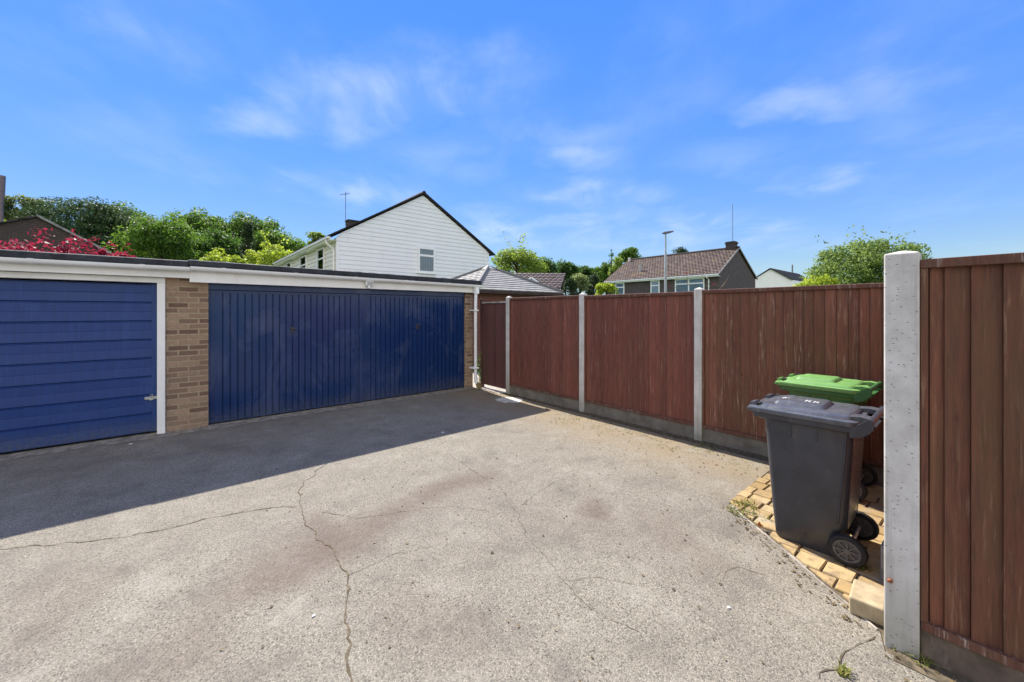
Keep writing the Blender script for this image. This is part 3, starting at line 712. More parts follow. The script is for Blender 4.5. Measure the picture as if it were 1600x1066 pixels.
# ------------------------------------------------------------------ wheelie bins
def rrect(hx, y0, y1, r, z, n=5, sx=0):
    pts = []
    for cx, cy, a0 in ((hx-r, y1-r, 0), (-hx+r, y1-r, 90), (-hx+r, y0+r, 180), (hx-r, y0+r, 270)):
        for k in range(n+1):
            t = R(a0+90*k/n); pts.append((cx+r*math.cos(t), cy+r*math.sin(t), z))
    return pts
def bin_(name, label, base, mb, ml, rot, marks=False, hs_=1.0):
    T = thing(name, label, 'bin', base, 'wheelie bins on the corner paving', rot); T.scale = (1, 1, hs_)
    b = MB()
    rings = [rrect(.195, -.145, .205, .04, .0), rrect(.205, -.158, .218, .045, .02), rrect(.216, -.168, .231, .045, .20), rrect(.220, -.20, .233, .045, .225),
             rrect(.252, -.232, .268, .05, .80), rrect(.258, -.238, .275, .05, .90), rrect(.262, -.245, .285, .05, .918), rrect(.283, -.268, .345, .045, .935), rrect(.285, -.27, .35, .045, .968)]
    b.loft(rings)
    # two shallow upright ribs under the rim on each side and a stiffening seam near the back
    for sx in (-1, 1):
        for yy in (-.05, .10):
            b.box(min(sx*.256, sx*.263), max(sx*.256, sx*.263), yy, yy+.008, .82, .925)
        b.tube([(sx*.222, -.155, .26), (sx*.2505, -.198, .80), (sx*.2555, -.205, .915)], .006, 6)
    body = b.build('body', mb, T, smooth=True)
    # lid
    l = MB()
    l.loft([rrect(.292, -.262, .375, .05, .972), rrect(.296, -.266, .381, .05, .985), rrect(.292, -.262, .376, .05, 1.006), rrect(.262, -.235, .335, .06, 1.012),
            rrect(.255, -.228, .318, .06, 1.024), rrect(.235, -.21, .29, .05, 1.034), rrect(.225, -.205, .275, .05, 1.036)])
    l.loft([rrect(.165, -.075, .24, .03, 1.034), rrect(.145, -.055, .222, .03, 1.058), rrect(.138, -.048, .215, .03, 1.061)], cap0=False)
    # front grips
    for sx in (-1, 1):
        l.loft([[(sx*.17+dx, yy, zz) for dx in (-.05, .05) for yy, zz in ((.325, 1.010), (.372, 1.006))][k] for k in (0, 1, 3, 2)] and [
            [(sx*.17-.05, .322, 1.008), (sx*.17-.05, .376, 1.006), (sx*.17-.05, .372, 1.03), (sx*.17-.05, .345, 1.036)],
            [(sx*.17+.05, .322, 1.008), (sx*.17+.05, .376, 1.006), (sx*.17+.05, .372, 1.03), (sx*.17+.05, .345, 1.036)]])
        l.box(sx*.292-.012, sx*.292+.012, .352, .372, .982, 1.0)
    # hinge knuckles
    for xx in (-.17, .17):
        l.loft([[(xx-.05, -.20, 1.03), (xx-.05, -.262, 1.006), (xx-.05, -.325, .998), (xx-.05, -.33, 1.03), (xx-.05, -.27, 1.04)],
                [(xx+.05, -.20, 1.03), (xx+.05, -.262, 1.006), (xx+.05, -.325, .998), (xx+.05, -.33, 1.03), (xx+.05, -.27, 1.04)]])
    lid = l.build('lid', ml, T, smooth=True)
    for sx in (-1, 1):
        g_ = MB(); g_.box(sx*.215-.028, sx*.215+.028, .298, .322, 1.0, 1.036); g_.build('grip_slot_shade', M['rubber'], lid)  # solid dark blocks stand in for the shade inside the slots
    # rear handle on arms that rise from the back of the body
    h = MB()
    h.tube([(-.275, -.325, 1.022), (.275, -.325, 1.022)], .019, 12)
    for sx in (-1, 1):
        x0, x1 = (sx*.275-.012, sx*.275+.012)
        pr = [(-.225, .90), (-.225, .966), (-.275, 1.005), (-.315, 1.043), (-.34, 1.035), (-.345, 1.005), (-.325, .955), (-.28, .915)]
        h.loft([[(x0, y_, z_) for y_, z_ in pr], [(x1, y_, z_) for y_, z_ in pr]])
    h.loft([rrect(.262, -.305, -.2, .03, .915), rrect(.275, -.33, -.2, .03, .96), rrect(.275, -.335, -.2, .03, .968)])
    h.build('handle', mb, T, smooth=True)
    # axle and wheels
    ax = MB(); ax.tube([(-.235, -.205, .1), (.235, -.205, .1)], .011, 10); ax.build('axle', M['steel'], T, smooth=True)
    for sx in (-1, 1):
        xc = sx*.232
        ty = MB(); n = 28
        prof = [(-.024, .074), (-.026, .085), (-.022, .098), (-.010, .1035), (.010, .1035), (.022, .098), (.026, .085), (.024, .074)]
        rings = [[(xc+a_, -.205+r_*math.cos(2*math.pi*i/n), .104+r_*math.sin(2*math.pi*i/n)) for a_, r_ in prof] for i in range(n)]
        vs = [p for r_ in rings for p in r_]; m_ = len(prof)
        ty.add(vs, [(i*m_+k, i*m_+(k+1) % m_, ((i+1) % n)*m_+(k+1) % m_, ((i+1) % n)*m_+k) for i in range(n) for k in range(m_)])
        wh = ty.build('wheel', M['rubber'], T, smooth=True)
        rm = MB()
        def disc(r0, r1, t0, t1):
            pr = [(t0, r0), (t0, r1), (t1, r1), (t1, r0)]
            vs = [(xc+a_, -.205+r_*math.cos(2*math.pi*i/n), .104+r_*math.sin(2*math.pi*i/n)) for i in range(n) for a_, r_ in pr]
            rm.add(vs, [(i*4+k, i*4+(k+1) % 4, ((i+1) % n)*4+(k+1) % 4, ((i+1) % n)*4+k) for i in range(n) for k in range(4)])
        disc(.060, .0745, -.021, .021); disc(.001, .016, -.024, .024); disc(.015, .0605, -.006, .006)
        for k in range(8):
            t_ = math.pi*k/4
            c_, s_ = math.cos(t_), math.sin(t_)
            for q in (-1, 1):
                w_ = .0055
                pts = []
                for dd in (.013, .062):
                    for ww in (-w_, w_): pts.append((dd*c_-ww*s_, dd*s_+ww*c_))
                a_, b_, c2, d2 = pts[0], pts[1], pts[3], pts[2]
                rm.hexa([(xc+q*.006, -.205+p_[0], .104+p_[1]) for p_ in (a_, b_, c2, d2)]+[(xc+q*.018, -.205+p_[0], .104+p_[1]) for p_ in (a_, b_, c2, d2)])
        rm.build('rim', M['rim'], wh)
    if marks:
        for strokes in ([[(.06, .20), (.0, .205)], [(.055, .17), (.05, .195), (.02, .19)]], [[(.07, .06), (.0, .062)], [(.065, .035), (.03, .05), (.0, .03)], [(.06, .01), (.0, .012)], [(.06, -.012), (.03, .0), (.005, -.015)]]):
            k_ = MB()
            for st_ in strokes:
                for (x0, y0), (x1, y1) in zip(st_, st_[1:]):
                    d_ = Vector((x1-x0, y1-y0)); nn = Vector((-d_.y, d_.x)).normalized()*.0045
                    k_.add([(x0+nn.x-.06, y0+nn.y, 1.0625), (x0-nn.x-.06, y0-nn.y, 1.0625), (x1-nn.x-.06, y1-nn.y, 1.0625), (x1+nn.x-.06, y1+nn.y, 1.0625)], [(0, 1, 2, 3)])
            k_.build('painted_mark', M['chalk'], lid)
    return T
bin_('wheelie_bin', 'dark grey wheelie bin standing nearest on the buff paving by the end post', (3.592, .768, .006), M['bin_black'], M['lid_black'], R(.5), True, .945)
bin_('wheelie_bin', 'wheelie bin with bright green lid behind the dark one against the fence', (4.80, .93, .006), M['bin_green'], M['lid_green'], R(-1.0), False, .97)

# ------------------------------------------------------------------ houses
def courses(mb, axis, plane, sgn, lo, hi, z0, zt, step, proud, tri=None):
    """lapped boards: each course leans out at its foot. axis 'x' runs along U at V=plane (faces -V); 'y' runs along V at U=plane (faces -U).
       tri(z) gives the run (lo,hi) at height z"""
    z = z0
    while z < zt-.01:
        z1 = min(z+step, zt)
        a0, b0 = tri(z) if tri else (lo, hi); a1, b1 = tri(z1) if tri else (lo, hi)
        if b0-a0 < .05: break
        if b1-a1 < .02: a1 = b1 = (a0+b0)/2; b1 += .01
        f = plane-proud; k = plane-proud*.25; bk = plane+.02
        if axis == 'x':
            mb.hexa([(a0, f, z), (b0, f, z), (b0, bk, z), (a0, bk, z), (a1, k, z1), (b1, k, z1), (b1, bk, z1), (a1, bk, z1)])
        else:
            mb.hexa([(f, a0, z), (f, b0, z), (bk, b0, z), (bk, a0, z), (k, a1, z1), (k, b1, z1), (bk, b1, z1), (bk, a1, z1)])
        z = z1
def slope(parent, base, mat, p_low0, p_low1, p_top0, p_top1, row, name='roof', thick=.035):
    """tiled slope: low edge p_low0->p_low1, top edge p_top0->p_top1, each course a lapped strip"""
    mb = MB(); L0, L1, T0, T1 = (Vector(p) for p in (p_low0, p_low1, p_top0, p_top1))
    ln = ((T0+T1)/2-(L0+L1)/2).length; n = max(1, round(ln/row))
    e = (L1-L0).normalized(); nrm = e.cross(((T0+T1)/2-(L0+L1)/2)).normalized()
    if nrm.z < 0: nrm = -nrm
    for k in range(n):
        t0, t1 = k/n, (k+1)/n
        a = L0.lerp(T0, t0); b = L1.lerp(T1, t0); c = L1.lerp(T1, t1); d_ = L0.lerp(T0, t1)
        up0, up1 = nrm*thick*1.7, nrm*thick*.5
        o = mb.add([a-nrm*.04, b-nrm*.04, c-nrm*.04, d_-nrm*.04, a+up0, b+up0, c+up1, d_+up1], [(0, 3, 2, 1), (4, 5, 6, 7), (0, 1, 5, 4), (1, 2, 6, 5), (2, 3, 7, 6), (3, 0, 4, 7)])
        off = .15*(k % 2)
        for i, p in enumerate((a, b, c, d_, a, b, c, d_)): mb.uv[o+i] = ((p-L0).dot(e)+off+50, t0)
    return mb.build(name, mat, parent, base)
def window(parent, base, axis, plane, a0, a1, z0, z1, bars=(), trans=None, back='blind', fw=.07, mat='white_new'):
    """frame proud of the wall, pane inside, blind, net or dark sheet behind. axis as in courses"""
    def B(mb, s0, s1, q0, q1, h0, h1):
        mb.box(s0, s1, q0, q1, h0, h1) if axis == 'x' else mb.box(q0, q1, s0, s1, h0, h1)
    f = MB(); y0, y1 = plane-.075, plane+.0
    B(f, a0, a0+fw, y0, y1, z0, z1); B(f, a1-fw, a1, y0, y1, z0, z1); B(f, a0+fw, a1-fw, y0, y1, z0, z0+fw); B(f, a0+fw, a1-fw, y0, y1, z1-fw, z1)
    for x in bars: B(f, x-fw*.5, x+fw*.5, y0+.002, y1, z0+fw, z1-fw)
    if trans: B(f, a0+fw, a1-fw, y0+.004, y1, trans-fw*.5, trans+fw*.5)
    B(f, a0-.05, a1+.05, plane-.10, plane-.02, z0-.04, z0-.002)
    o = f.build('window', M[mat], parent, base)
    b = MB(); B(b, a0+fw*.6, a1-fw*.6, plane-.035, plane-.029, z0+fw*.6, z1-fw*.6); b.build('pane', M['glass'], o, base)
    b = MB(); B(b, a0+fw*.5, a1-fw*.5, plane-.027, plane-.022, z0+fw*.5, z1-fw*.5); b.build('curtain_or_dark_sheet', M[back], o, base)
    return o

# --- white weatherboarded house
V0 = 18.0; U0, U1 = 5.04, 13.86; UC = (U0+U1)/2; EV = 4.93; RZ = 7.58; V1 = 30.2
HB = (UC, V0, 0)
H = thing('white_house', 'white weatherboarded house showing its gable end above the garage roof', 'house', HB)
core = MB(); core.extr([(U0+.35, 0), (U1-.35, 0), (U1-.35, EV-.05), (UC, RZ-.25), (U0+.35, EV-.05)], 'y', V0+.03, V1); core.build('wall', M['clad'], H, HB)
sl = (RZ-EV)/(UC-U0)
def tri(z):
    k = max(0, (z-EV-.02)/sl); 
    return (U0+.30 if z < EV+.2 else U0+k+.12, U1-.30 if z < EV+.2 else U1-k-.12)
def tri(z):
    k = (z-EV+.10)/sl if z > EV-.10 else 0
    return (max(U0+.30, U0+k+.02), min(U1-.30, U1-k-.02))
cl = MB(); courses(cl, 'x', V0, -1, 0, 0, 2.0, RZ-.12, .195, .030, tri); cl.build('gable_cladding', M['clad'], H, HB)
cl = MB(); courses(cl, 'y', U0+.33, -1, V0+.06, V1, 2.0, EV-.1, .195, .042); cl.build('side_cladding', M['clad_warm_lit'], H, HB)
cb = MB(); cb.box(U0+.27, U0+.36, V0-.035, V0+.058, 1.9, EV-.08); cb.build('corner_board', M['white_new'], H, HB)
vo = V0-.10
rf = slope(H, HB, M['tiles_dark'], (U0-.05, vo, EV-.02), (U0-.05, V1+.2, EV-.02), (UC, vo, RZ), (UC, V1+.2, RZ), .3, thick=.02)
slope(H, HB, M['tiles_dark'], (U1+.05, V1+.2, EV-.02), (U1+.05, vo, EV-.02), (UC, V1+.2, RZ), (UC, vo, RZ), .3, thick=.02)
vg = MB()
for s in (-1, 1):
    e = U0-.06 if s < 0 else U1+.06
    pr = [(e, EV-.06), (e, EV+.0), (UC, RZ+.045), (UC, RZ-.02)]
    vg.extr(pr, 'y', vo-.05, vo+.012)
vg.build('verge', M['tiles_dark'], H, HB)
rt = MB(); rt.tube([(UC, vo-.04, RZ+.0), (UC, V1+.2, RZ+.0)], .10, 8); rt.build('ridge_tile', M['tiles_dark'], H, HB, smooth=True)
ev = MB(); ev.box(U0-.02, U0+.02, vo+.02, V1+.1, EV-.20, EV-.04); ev.box(U0+.02, U0+.32, vo+.02, V1+.1, EV-.19, EV-.17); ev.box(U0-.12, U0-.022, vo, V1+.1, EV-.13, EV-.05)
ev.build('eaves_board', M['white_new'], H, HB)
dn = MB(); dn.tube([(U0-.06, V0+.28, EV-.12), (U0-.06, V0+.28, EV-.26), (U0+.02, V0+.28, EV-.36), (U0+.22, V0+.28, EV-.48), (U0+.25, V0+.28, EV-.62), (U0+.25, V0+.28, .1)], .045, 10)
dn.build('downpipe', M['white_new'], H, HB, smooth=True)
a0, a1 = U_at(652, V0), U_at(679, V0); zz0, zz1 = z_at(427, (a0+a1)/2, V0), z_at(387, (a0+a1)/2, V0)
window(H, HB, 'x', V0-.02, a0, a1, zz0, zz1, trans=zz1-.42, back='blind', fw=.10)
UL = U0+.30
for pa, pb in ((497, 508), (470, 480), (449, 456)):
    v1_, v0_ = V_at(pa, UL), V_at(pb, UL)
    window(H, HB, 'y', UL-.0, v0_, v1_, 3.05, EV-.25, trans=EV-.75, back='interior')
ch = MB(); vc = 28.4; ch.box(UC-.35, UC+.35, vc-.3, vc+.3, RZ-.3, 7.93); chm = ch.build('chimney', M['dark_brick'], H, HB)
ch = MB(); ch.box(UC-.40, UC+.40, vc-.35, vc+.35, 7.93, 8.02); ch.build('chimney_cap', M['felt'], chm, HB)
def aerial(parent, base, u, v, z0, z1, arm=.55, n=5, r=.022):
    m_ = MB(); m_.tube([(u, v, z0), (u, v, z1)], r, 6)
    m_.tube([(u-arm*.7, v-.15, z1-.28), (u+arm*.5, v+.12, z1-.05)], r*.8, 6)
    for k in range(n):
        t_ = k/(n-1); x_ = u-arm*.7+arm*1.2*t_; z_ = z1-.28+.23*t_; m_.tube([(x_-.05, v-.3, z_), (x_+.05, v+.3, z_)], r*.45, 5)
    return m_.build('aerial', M['aerial'], parent, base)
aerial(H, HB, U_at(540, 28.2), 28.2, 7.6, 9.9, .5)

# --- brown tile hung house
UA, UB, VA, VB = 35.9, 45.0, 14.7, 26.6; EV2 = 5.0; RZ2 = 7.66; UM = (UA+UB)/2
BB = (UM, VA, 0)
Bh = thing('brown_house', 'brown tiled house with white framed upper windows behind the street lamp', 'house', BB)
m_ = MB(); m_.extr([(UA+.4, 0), (UB-.1, 0), (UB-.1, EV2-.05), (UM, RZ2-.22), (UA+.4, EV2-.05)], 'y', VA+.02, VB-.1); m_.build('wall', M['tile_hung'], Bh, BB)
slope(Bh, BB, M['tiles_brown'], (UA, VA-.1, EV2), (UA, VB, EV2), (UM, VA-.1, RZ2), (UM, VB-.0, RZ2), .33)
slope(Bh, BB, M['tiles_brown'], (UB+.1, VB, EV2), (UB+.1, VA-.1, EV2), (UM, VB, RZ2), (UM, VA-.1, RZ2), .33)
m_ = MB(); m_.tube([(UM, VA-.12, RZ2+.04), (UM, VB, RZ2+.04)], .13, 8); m_.build('ridge_tile', M['tiles_brown'], Bh, BB, smooth=True)
m_ = MB(); m_.box(UA-.03, UA+.02, VA-.08, VB, EV2-.26, EV2-.03); m_.box(UA+.02, UA+.42, VA-.08, VB, EV2-.25, EV2-.22); m_.box(UA-.14, UA-.032, VA-.1, VB, EV2-.14, EV2-.05); m_.build('eaves_board', M['white_new'], Bh, BB)
m_ = MB(); m_.extr([(UB+.12, EV2-.12), (UB+.12, EV2+.04), (UM, RZ2+.07), (UM, RZ2-.08)], 'y', VA-.14, VA-.10); m_.extr([(UA-.02, EV2-.12), (UA-.02, EV2+.04), (UM, RZ2+.07), (UM, RZ2-.08)], 'y', VA-.14, VA-.10); m_.build('verge', M['felt_lip'], Bh, BB)
m_ = MB(); m_.tube([(UA-.08, VA+.9, EV2-.1), (UA-.08, VA+.9, EV2-.3), (UA+.33, VA+.9, EV2-.5), (UA+.33, VA+.9, .1)], .06, 8); m_.build('downpipe', M['white_new'], Bh, BB, smooth=True)
UW = UA+.38
for pa, pb, bars, tr in ((962, 976, 0, 1), (1017, 1031, 0, 1), (1055, 1101, 1, 1)):
    va_, vb_ = V_at(pb, UW), V_at(pa, UW)
    window(Bh, BB, 'y', UW, va_, vb_, 3.3, EV2-.26, bars=((va_+vb_)/2+.05,) if bars else (), trans=EV2-.75 if tr else None, back='net', fw=.11)
ch = MB(); vc = V_at(1143, UM); ch.box(UM-.35, UM+.35, vc-.4, vc+.4, RZ2-.4, z_at(378, UM, vc)); chm = ch.build('chimney', M['dark_brick'], Bh, BB)
ch = MB(); zt = z_at(378, UM, vc); ch.box(UM-.41, UM+.41, vc-.46, vc+.46, zt-.22, zt-.08); ch.build('chimney_cap', M['dark_brick'], chm, BB)
ch = MB(); ch.tube([(UM, vc-.1, zt), (UM, vc-.1, z_at(320, UM, vc))], .028, 6); ch.build('mast', M['aerial'], Bh, BB)
m_ = MB(); uu = UA+1.5; vv = V_at(1001, uu); zz = EV2+1.5*(RZ2-EV2)/(UM-UA); m_.tube([(uu, vv, zz-.1), (uu, vv, zz+.75)], .12, 8); m_.build('flue', M['metal_grey'], Bh, BB, smooth=True)
m_ = MB(); m_.tube([(UM-.4, VB-.4, RZ2-.5), (UM-.4, VB-.4, RZ2+.25)], .13, 8); m_.build('flue', M['ridge_pale'], Bh, BB, smooth=True)

# --- hip roofed outbuilding behind the gate
PU1, PV0 = 10.1, 9.2; a_ = 1.82; PZ = 2.30; AP = (PU1-a_, PV0+a_, 3.2); PB = (PU1-a_, PV0+a_, 0)
Ob = thing('outbuilding', 'small red brick outbuilding with grey pyramid shingle roof behind the gate', 'outbuilding', PB)
m_ = MB(); m_.box(PU1-2*a_+.22, PU1-.22, PV0+.22, PV0+2*a_-.22, 0, PZ-.02); m_.build('wall', M['brick_red'], Ob, PB)
cs = [(PU1-2*a_, PV0), (PU1, PV0), (PU1, PV0+2*a_), (PU1-2*a_, PV0+2*a_)]
for k in range(4):
    p, q = cs[k], cs[(k+1) % 4]
    slope(Ob, PB, M['tiles_grey'], (p[0], p[1], PZ), (q[0], q[1], PZ), AP, (AP[0]+.001, AP[1]+.001, AP[2]), .17, thick=.016)
m_ = MB()
for p in cs: m_.tube([(p[0], p[1], PZ+.05), (AP[0], AP[1], AP[2]+.04)], .045, 6)
m_.build('hip_tile', M['tiles_grey'], Ob, PB, smooth=True)
m_ = MB(); m_.loft([[(AP[0]-.2, AP[1]-.2, AP[2]-.06), (AP[0]+.2, AP[1]-.2, AP[2]-.06), (AP[0]+.2, AP[1]+.2, AP[2]-.06), (AP[0]-.2, AP[1]+.2, AP[2]-.06)], [(AP[0]+dx, AP[1]+dy, AP[2]+.08) for dx, dy in ((-.03, -.03), (.03, -.03), (.03, .03), (-.03, .03))]]); m_.build('cap', M['ridge_pale'], Ob, PB)
m_ = MB()
m_.box(PU1-2*a_-.02, PU1+.02, PV0-.02, PV0+.02, PZ-.10, PZ-.01); m_.box(PU1-2*a_-.02, PU1-2*a_+.02, PV0+.02, PV0+2*a_, PZ-.10, PZ-.01); m_.box(PU1-.02, PU1+.02, PV0+.02, PV0+2*a_, PZ-.10, PZ-.01)
m_.build('fascia', M['fascia_brown'], Ob, PB)

# --- brown roofed bungalow
d0 = 24.0
def uvz(px, py, d): u_, v_ = at(px, d); return (u_, v_, zd(py, d))
lu, lv = at(800, d0+3.5); e0 = uvz(790, 450.5, d0); e1 = uvz(876, 450.5, d0); t0 = uvz(782, 427, d0+2.6); t1 = uvz(884, 427.5, d0+2.6)
KB = (e0[0], e0[1], 0)
Kb = thing('brown_bungalow', 'low bungalow with brown tiled roof and small white edged gable', 'house', KB)
m_ = MB(); b0 = at(778, d0+.4); b1 = at(872, d0+.4); b2 = at(880, d0+5); b3 = at(790, d0+5); m_.prism([b0, b1, b2, b3], 0, e0[2]-.02); m_.build('wall', M['clad'], Kb, KB)
slope(Kb, KB, M['tiles_plum'], uvz(770, 450.5, d0), e1, uvz(770, 427, d0+2.6), t1, .33)
bk0 = at(770, d0+5.4); bk1 = at(884, d0+5.4)
slope(Kb, KB, M['tiles_plum'], (bk1[0], bk1[1], e0[2]), (bk0[0], bk0[1], e0[2]), t1, uvz(770, 427, d0+2.6), .33)
gA, gL, gR = uvz(830, 434, d0-1.0), uvz(806, 455, d0-1.0), uvz(858, 455, d0-1.0); gb = uvz(830, 434, d0+1.6)
m_ = MB(); du = Vector(at(830, d0+1.2))-Vector(at(830, d0-1.0))
m_.loft([[gL, gR, gA], [(gL[0]+du.x, gL[1]+du.y, gL[2]), (gR[0]+du.x, gR[1]+du.y, gR[2]), (gA[0]+du.x, gA[1]+du.y, gA[2])]]); po_ = m_.build('porch', M['tiles_plum'], Kb, KB)
po_.data.uv_layers.new(name='UVMap') if not po_.data.uv_layers else None
m_ = MB(); m_.tube([gL, gA], .06, 5); m_.tube([gA, gR], .06, 5); m_.build('verge', M['white_new'], Kb, KB)
m_ = MB(); m_.tube([Vector(e1)-Vector((0, 0, .1)), Vector(uvz(846, 450.5, d0))-Vector((0, 0, .1))], .07, 5); m_.build('fascia', M['white_new'], Kb, KB)

# --- far white gable on the right
d1 = 62.0
DB = (*at(1205, d1), 0)
Dh = thing('distant_house', 'distant pale boarded gable with dark roof right of the brown house', 'house', DB)
aL, aA, aR = at(1176, d1), at(1205, d1), at(1240, d1); zE, zR = zd(438, d1), zd(420.5, d1)
bo = Vector(at(1262, d1+9))-Vector(at(1222, d1))
m_ = MB(); fr_ = [(aL[0], aL[1], 0), (aR[0], aR[1], 0), (aR[0], aR[1], zE), (aA[0], aA[1], zR), (aL[0], aL[1], zE)]
m_.loft([fr_, [(p[0]+bo.x, p[1]+bo.y, p[2]) for p in fr_]]); m_.build('wall', M['clad'], Dh, DB)
def sh(p, z, k=0): return (p[0]+bo.x*k, p[1]+bo.y*k, z)
slope(Dh, DB, M['tiles_dark'], sh(aR, zE+.05, -.03), sh(aR, zE+.05, 1), sh(aA, zR+.12, -.03), sh(aA, zR+.12, 1), .4)
slope(Dh, DB, M['tiles_dark'], sh(aL, zE+.05, 1), sh(aL, zE+.05, -.03), sh(aA, zR+.12, 1), sh(aA, zR+.12, -.03), .4)
m_ = MB(); q = uvz(1238, 429, d1+8); m_.tube([(q[0], q[1], q[2]-1), (q[0], q[1], zd(414, d1+8))], .12, 6); m_.build('mast', M['aerial'], Dh, DB)

# --- dark gable on the left
V2 = 30.0; uL = lambda px: U_at(px, V2)
ap = (uL(58), z_at(340, uL(58), V2)); rt_ = (uL(147), z_at(385, uL(147), V2)); k = (ap[1]-rt_[1])/(rt_[0]-ap[0]); hw = 4.2; k2 = .44
LB = (ap[0], V2, 0)
Lh = thing('dark_brick_house', 'dark brick gable house behind the red leaved tree at the left', 'house', LB)
m_ = MB(); m_.extr([(ap[0]-hw, 0), (ap[0]+hw, 0), (ap[0]+hw, ap[1]-k*hw), (ap[0], ap[1]), (ap[0]-hw, ap[1]-k2*hw)], 'y', V2, V2+9); m_.build('wall', M['dark_brick'], Lh, LB)
slope(Lh, LB, M['tiles_dark'], (ap[0]+hw, V2-.1, ap[1]-k*hw+.04), (ap[0]+hw, V2+9, ap[1]-k*hw+.04), (ap[0], V2-.1, ap[1]+.06), (ap[0], V2+9, ap[1]+.06), .33)
slope(Lh, LB, M['tiles_dark'], (ap[0]-hw, V2+9, ap[1]-k2*hw+.04), (ap[0]-hw, V2-.1, ap[1]-k2*hw+.04), (ap[0], V2+9, ap[1]+.06), (ap[0], V2-.1, ap[1]+.06), .33)
m_ = MB(); m_.extr([(ap[0]+hw+.05, ap[1]-k*hw), (ap[0]+hw+.05, ap[1]-k*hw+.12), (ap[0], ap[1]+.16), (ap[0], ap[1]+.04)], 'y', V2-.16, V2-.10); m_.build('verge', M['felt_lip'], Lh, LB)

# ------------------------------------------------------------------ street lamp, pole at the far left
d = 25.0; SB = (*at(1040, d), 0)
SL = thing('street_lamp', 'grey street lamp standing in front of the brown tiled roof', 'street lamp', SB)
ht = zd(364, d)
m_ = MB(); m_.tube([(SB[0], SB[1], 0), (SB[0], SB[1], 1.2), (SB[0], SB[1], zd(396, d)), (SB[0], SB[1], zd(394, d)), (SB[0], SB[1], ht)], [.1, .085, .075, .05, .045], 12); m_.build('pole', M['metal_grey'], SL, SB, smooth=True)
m_ = MB(); ux, vx = CU, -SU   # world +x in site axes
def P(dx, dz, w_): return [(SB[0]+ux*dx+SU*w_, SB[1]+vx*dx+CU*w_, ht+dz), (SB[0]+ux*dx-SU*w_, SB[1]+vx*dx-CU*w_, ht+dz)]
sec = []
for dx, z0_, z1_, w_ in ((-.22, -.06, .0, .05), (-.05, -.08, .06, .09), (.25, -.02, .10, .13), (.48, .05, .12, .1)):
    a2 = P(dx, z0_, w_); b2 = P(dx, z1_, w_*.8); sec.append([a2[0], a2[1], b2[1], b2[0]])
m_.loft(sec); m_.build('lamp_head', M['lamp_body'], SL, SB, bevel=.015)
d = 26.0; QB = (*at(1.5, d), 0)
m_ = MB(); z_m = zd(312, d); m_.tube([(QB[0], QB[1], 0), (QB[0], QB[1], z_m), (QB[0], QB[1], z_m+.25), (QB[0], QB[1], zd(275, d))], [.14, .11, .17, .21], 12)
o = m_.build('mast', M['mast'], None, QB, smooth=True); tag(o, 'grey mast with thicker top rising at the far left above the trees', 'mast')

# ------------------------------------------------------------------ trees and shrubs
def leaf_mesh(name, mat, pts, out, leaf, rng, parent=None, base=None, asp=.6, upb=.35):
    n = len(pts)
    nr = out*.7 + rng.normal(size=(n, 3))*.6 + np.array([0, 0, upb]); nr /= np.linalg.norm(nr, axis=1, keepdims=True)+1e-9
    t = np.cross(nr, rng.normal(size=(n, 3))); t /= np.linalg.norm(t, axis=1, keepdims=True)+1e-9
    b = np.cross(nr, t)
    l = (leaf*(.45+1.05*rng.random(n)**1.4))[:, None]; w_ = l*asp
    bend = nr*l*.12
    V_ = np.stack([pts-t*l*.5-bend, pts+b*w_*.5, pts+t*l*.5-bend, pts-b*w_*.5], axis=1).reshape(-1, 3)
    me = bpy.data.meshes.new(name)
    me.vertices.add(4*n); me.vertices.foreach_set('co', V_.astype(np.float32).ravel())
    me.loops.add(4*n); me.loops.foreach_set('vertex_index', np.arange(4*n, dtype=np.int32))
    me.polygons.add(n); me.polygons.foreach_set('loop_start', np.arange(0, 4*n, 4, dtype=np.int32)); me.polygons.foreach_set('loop_total', np.full(n, 4, dtype=np.int32))
    me.materials.append(mat); me.update(calc_edges=True); me.validate()
    o = bpy.data.objects.new(name, me); COL.objects.link(o)
    if parent is not None: o.parent = parent
    return o
def unit(rng, n):
    d = rng.normal(size=(n, 3)); return d/np.linalg.norm(d, axis=1, keepdims=True)
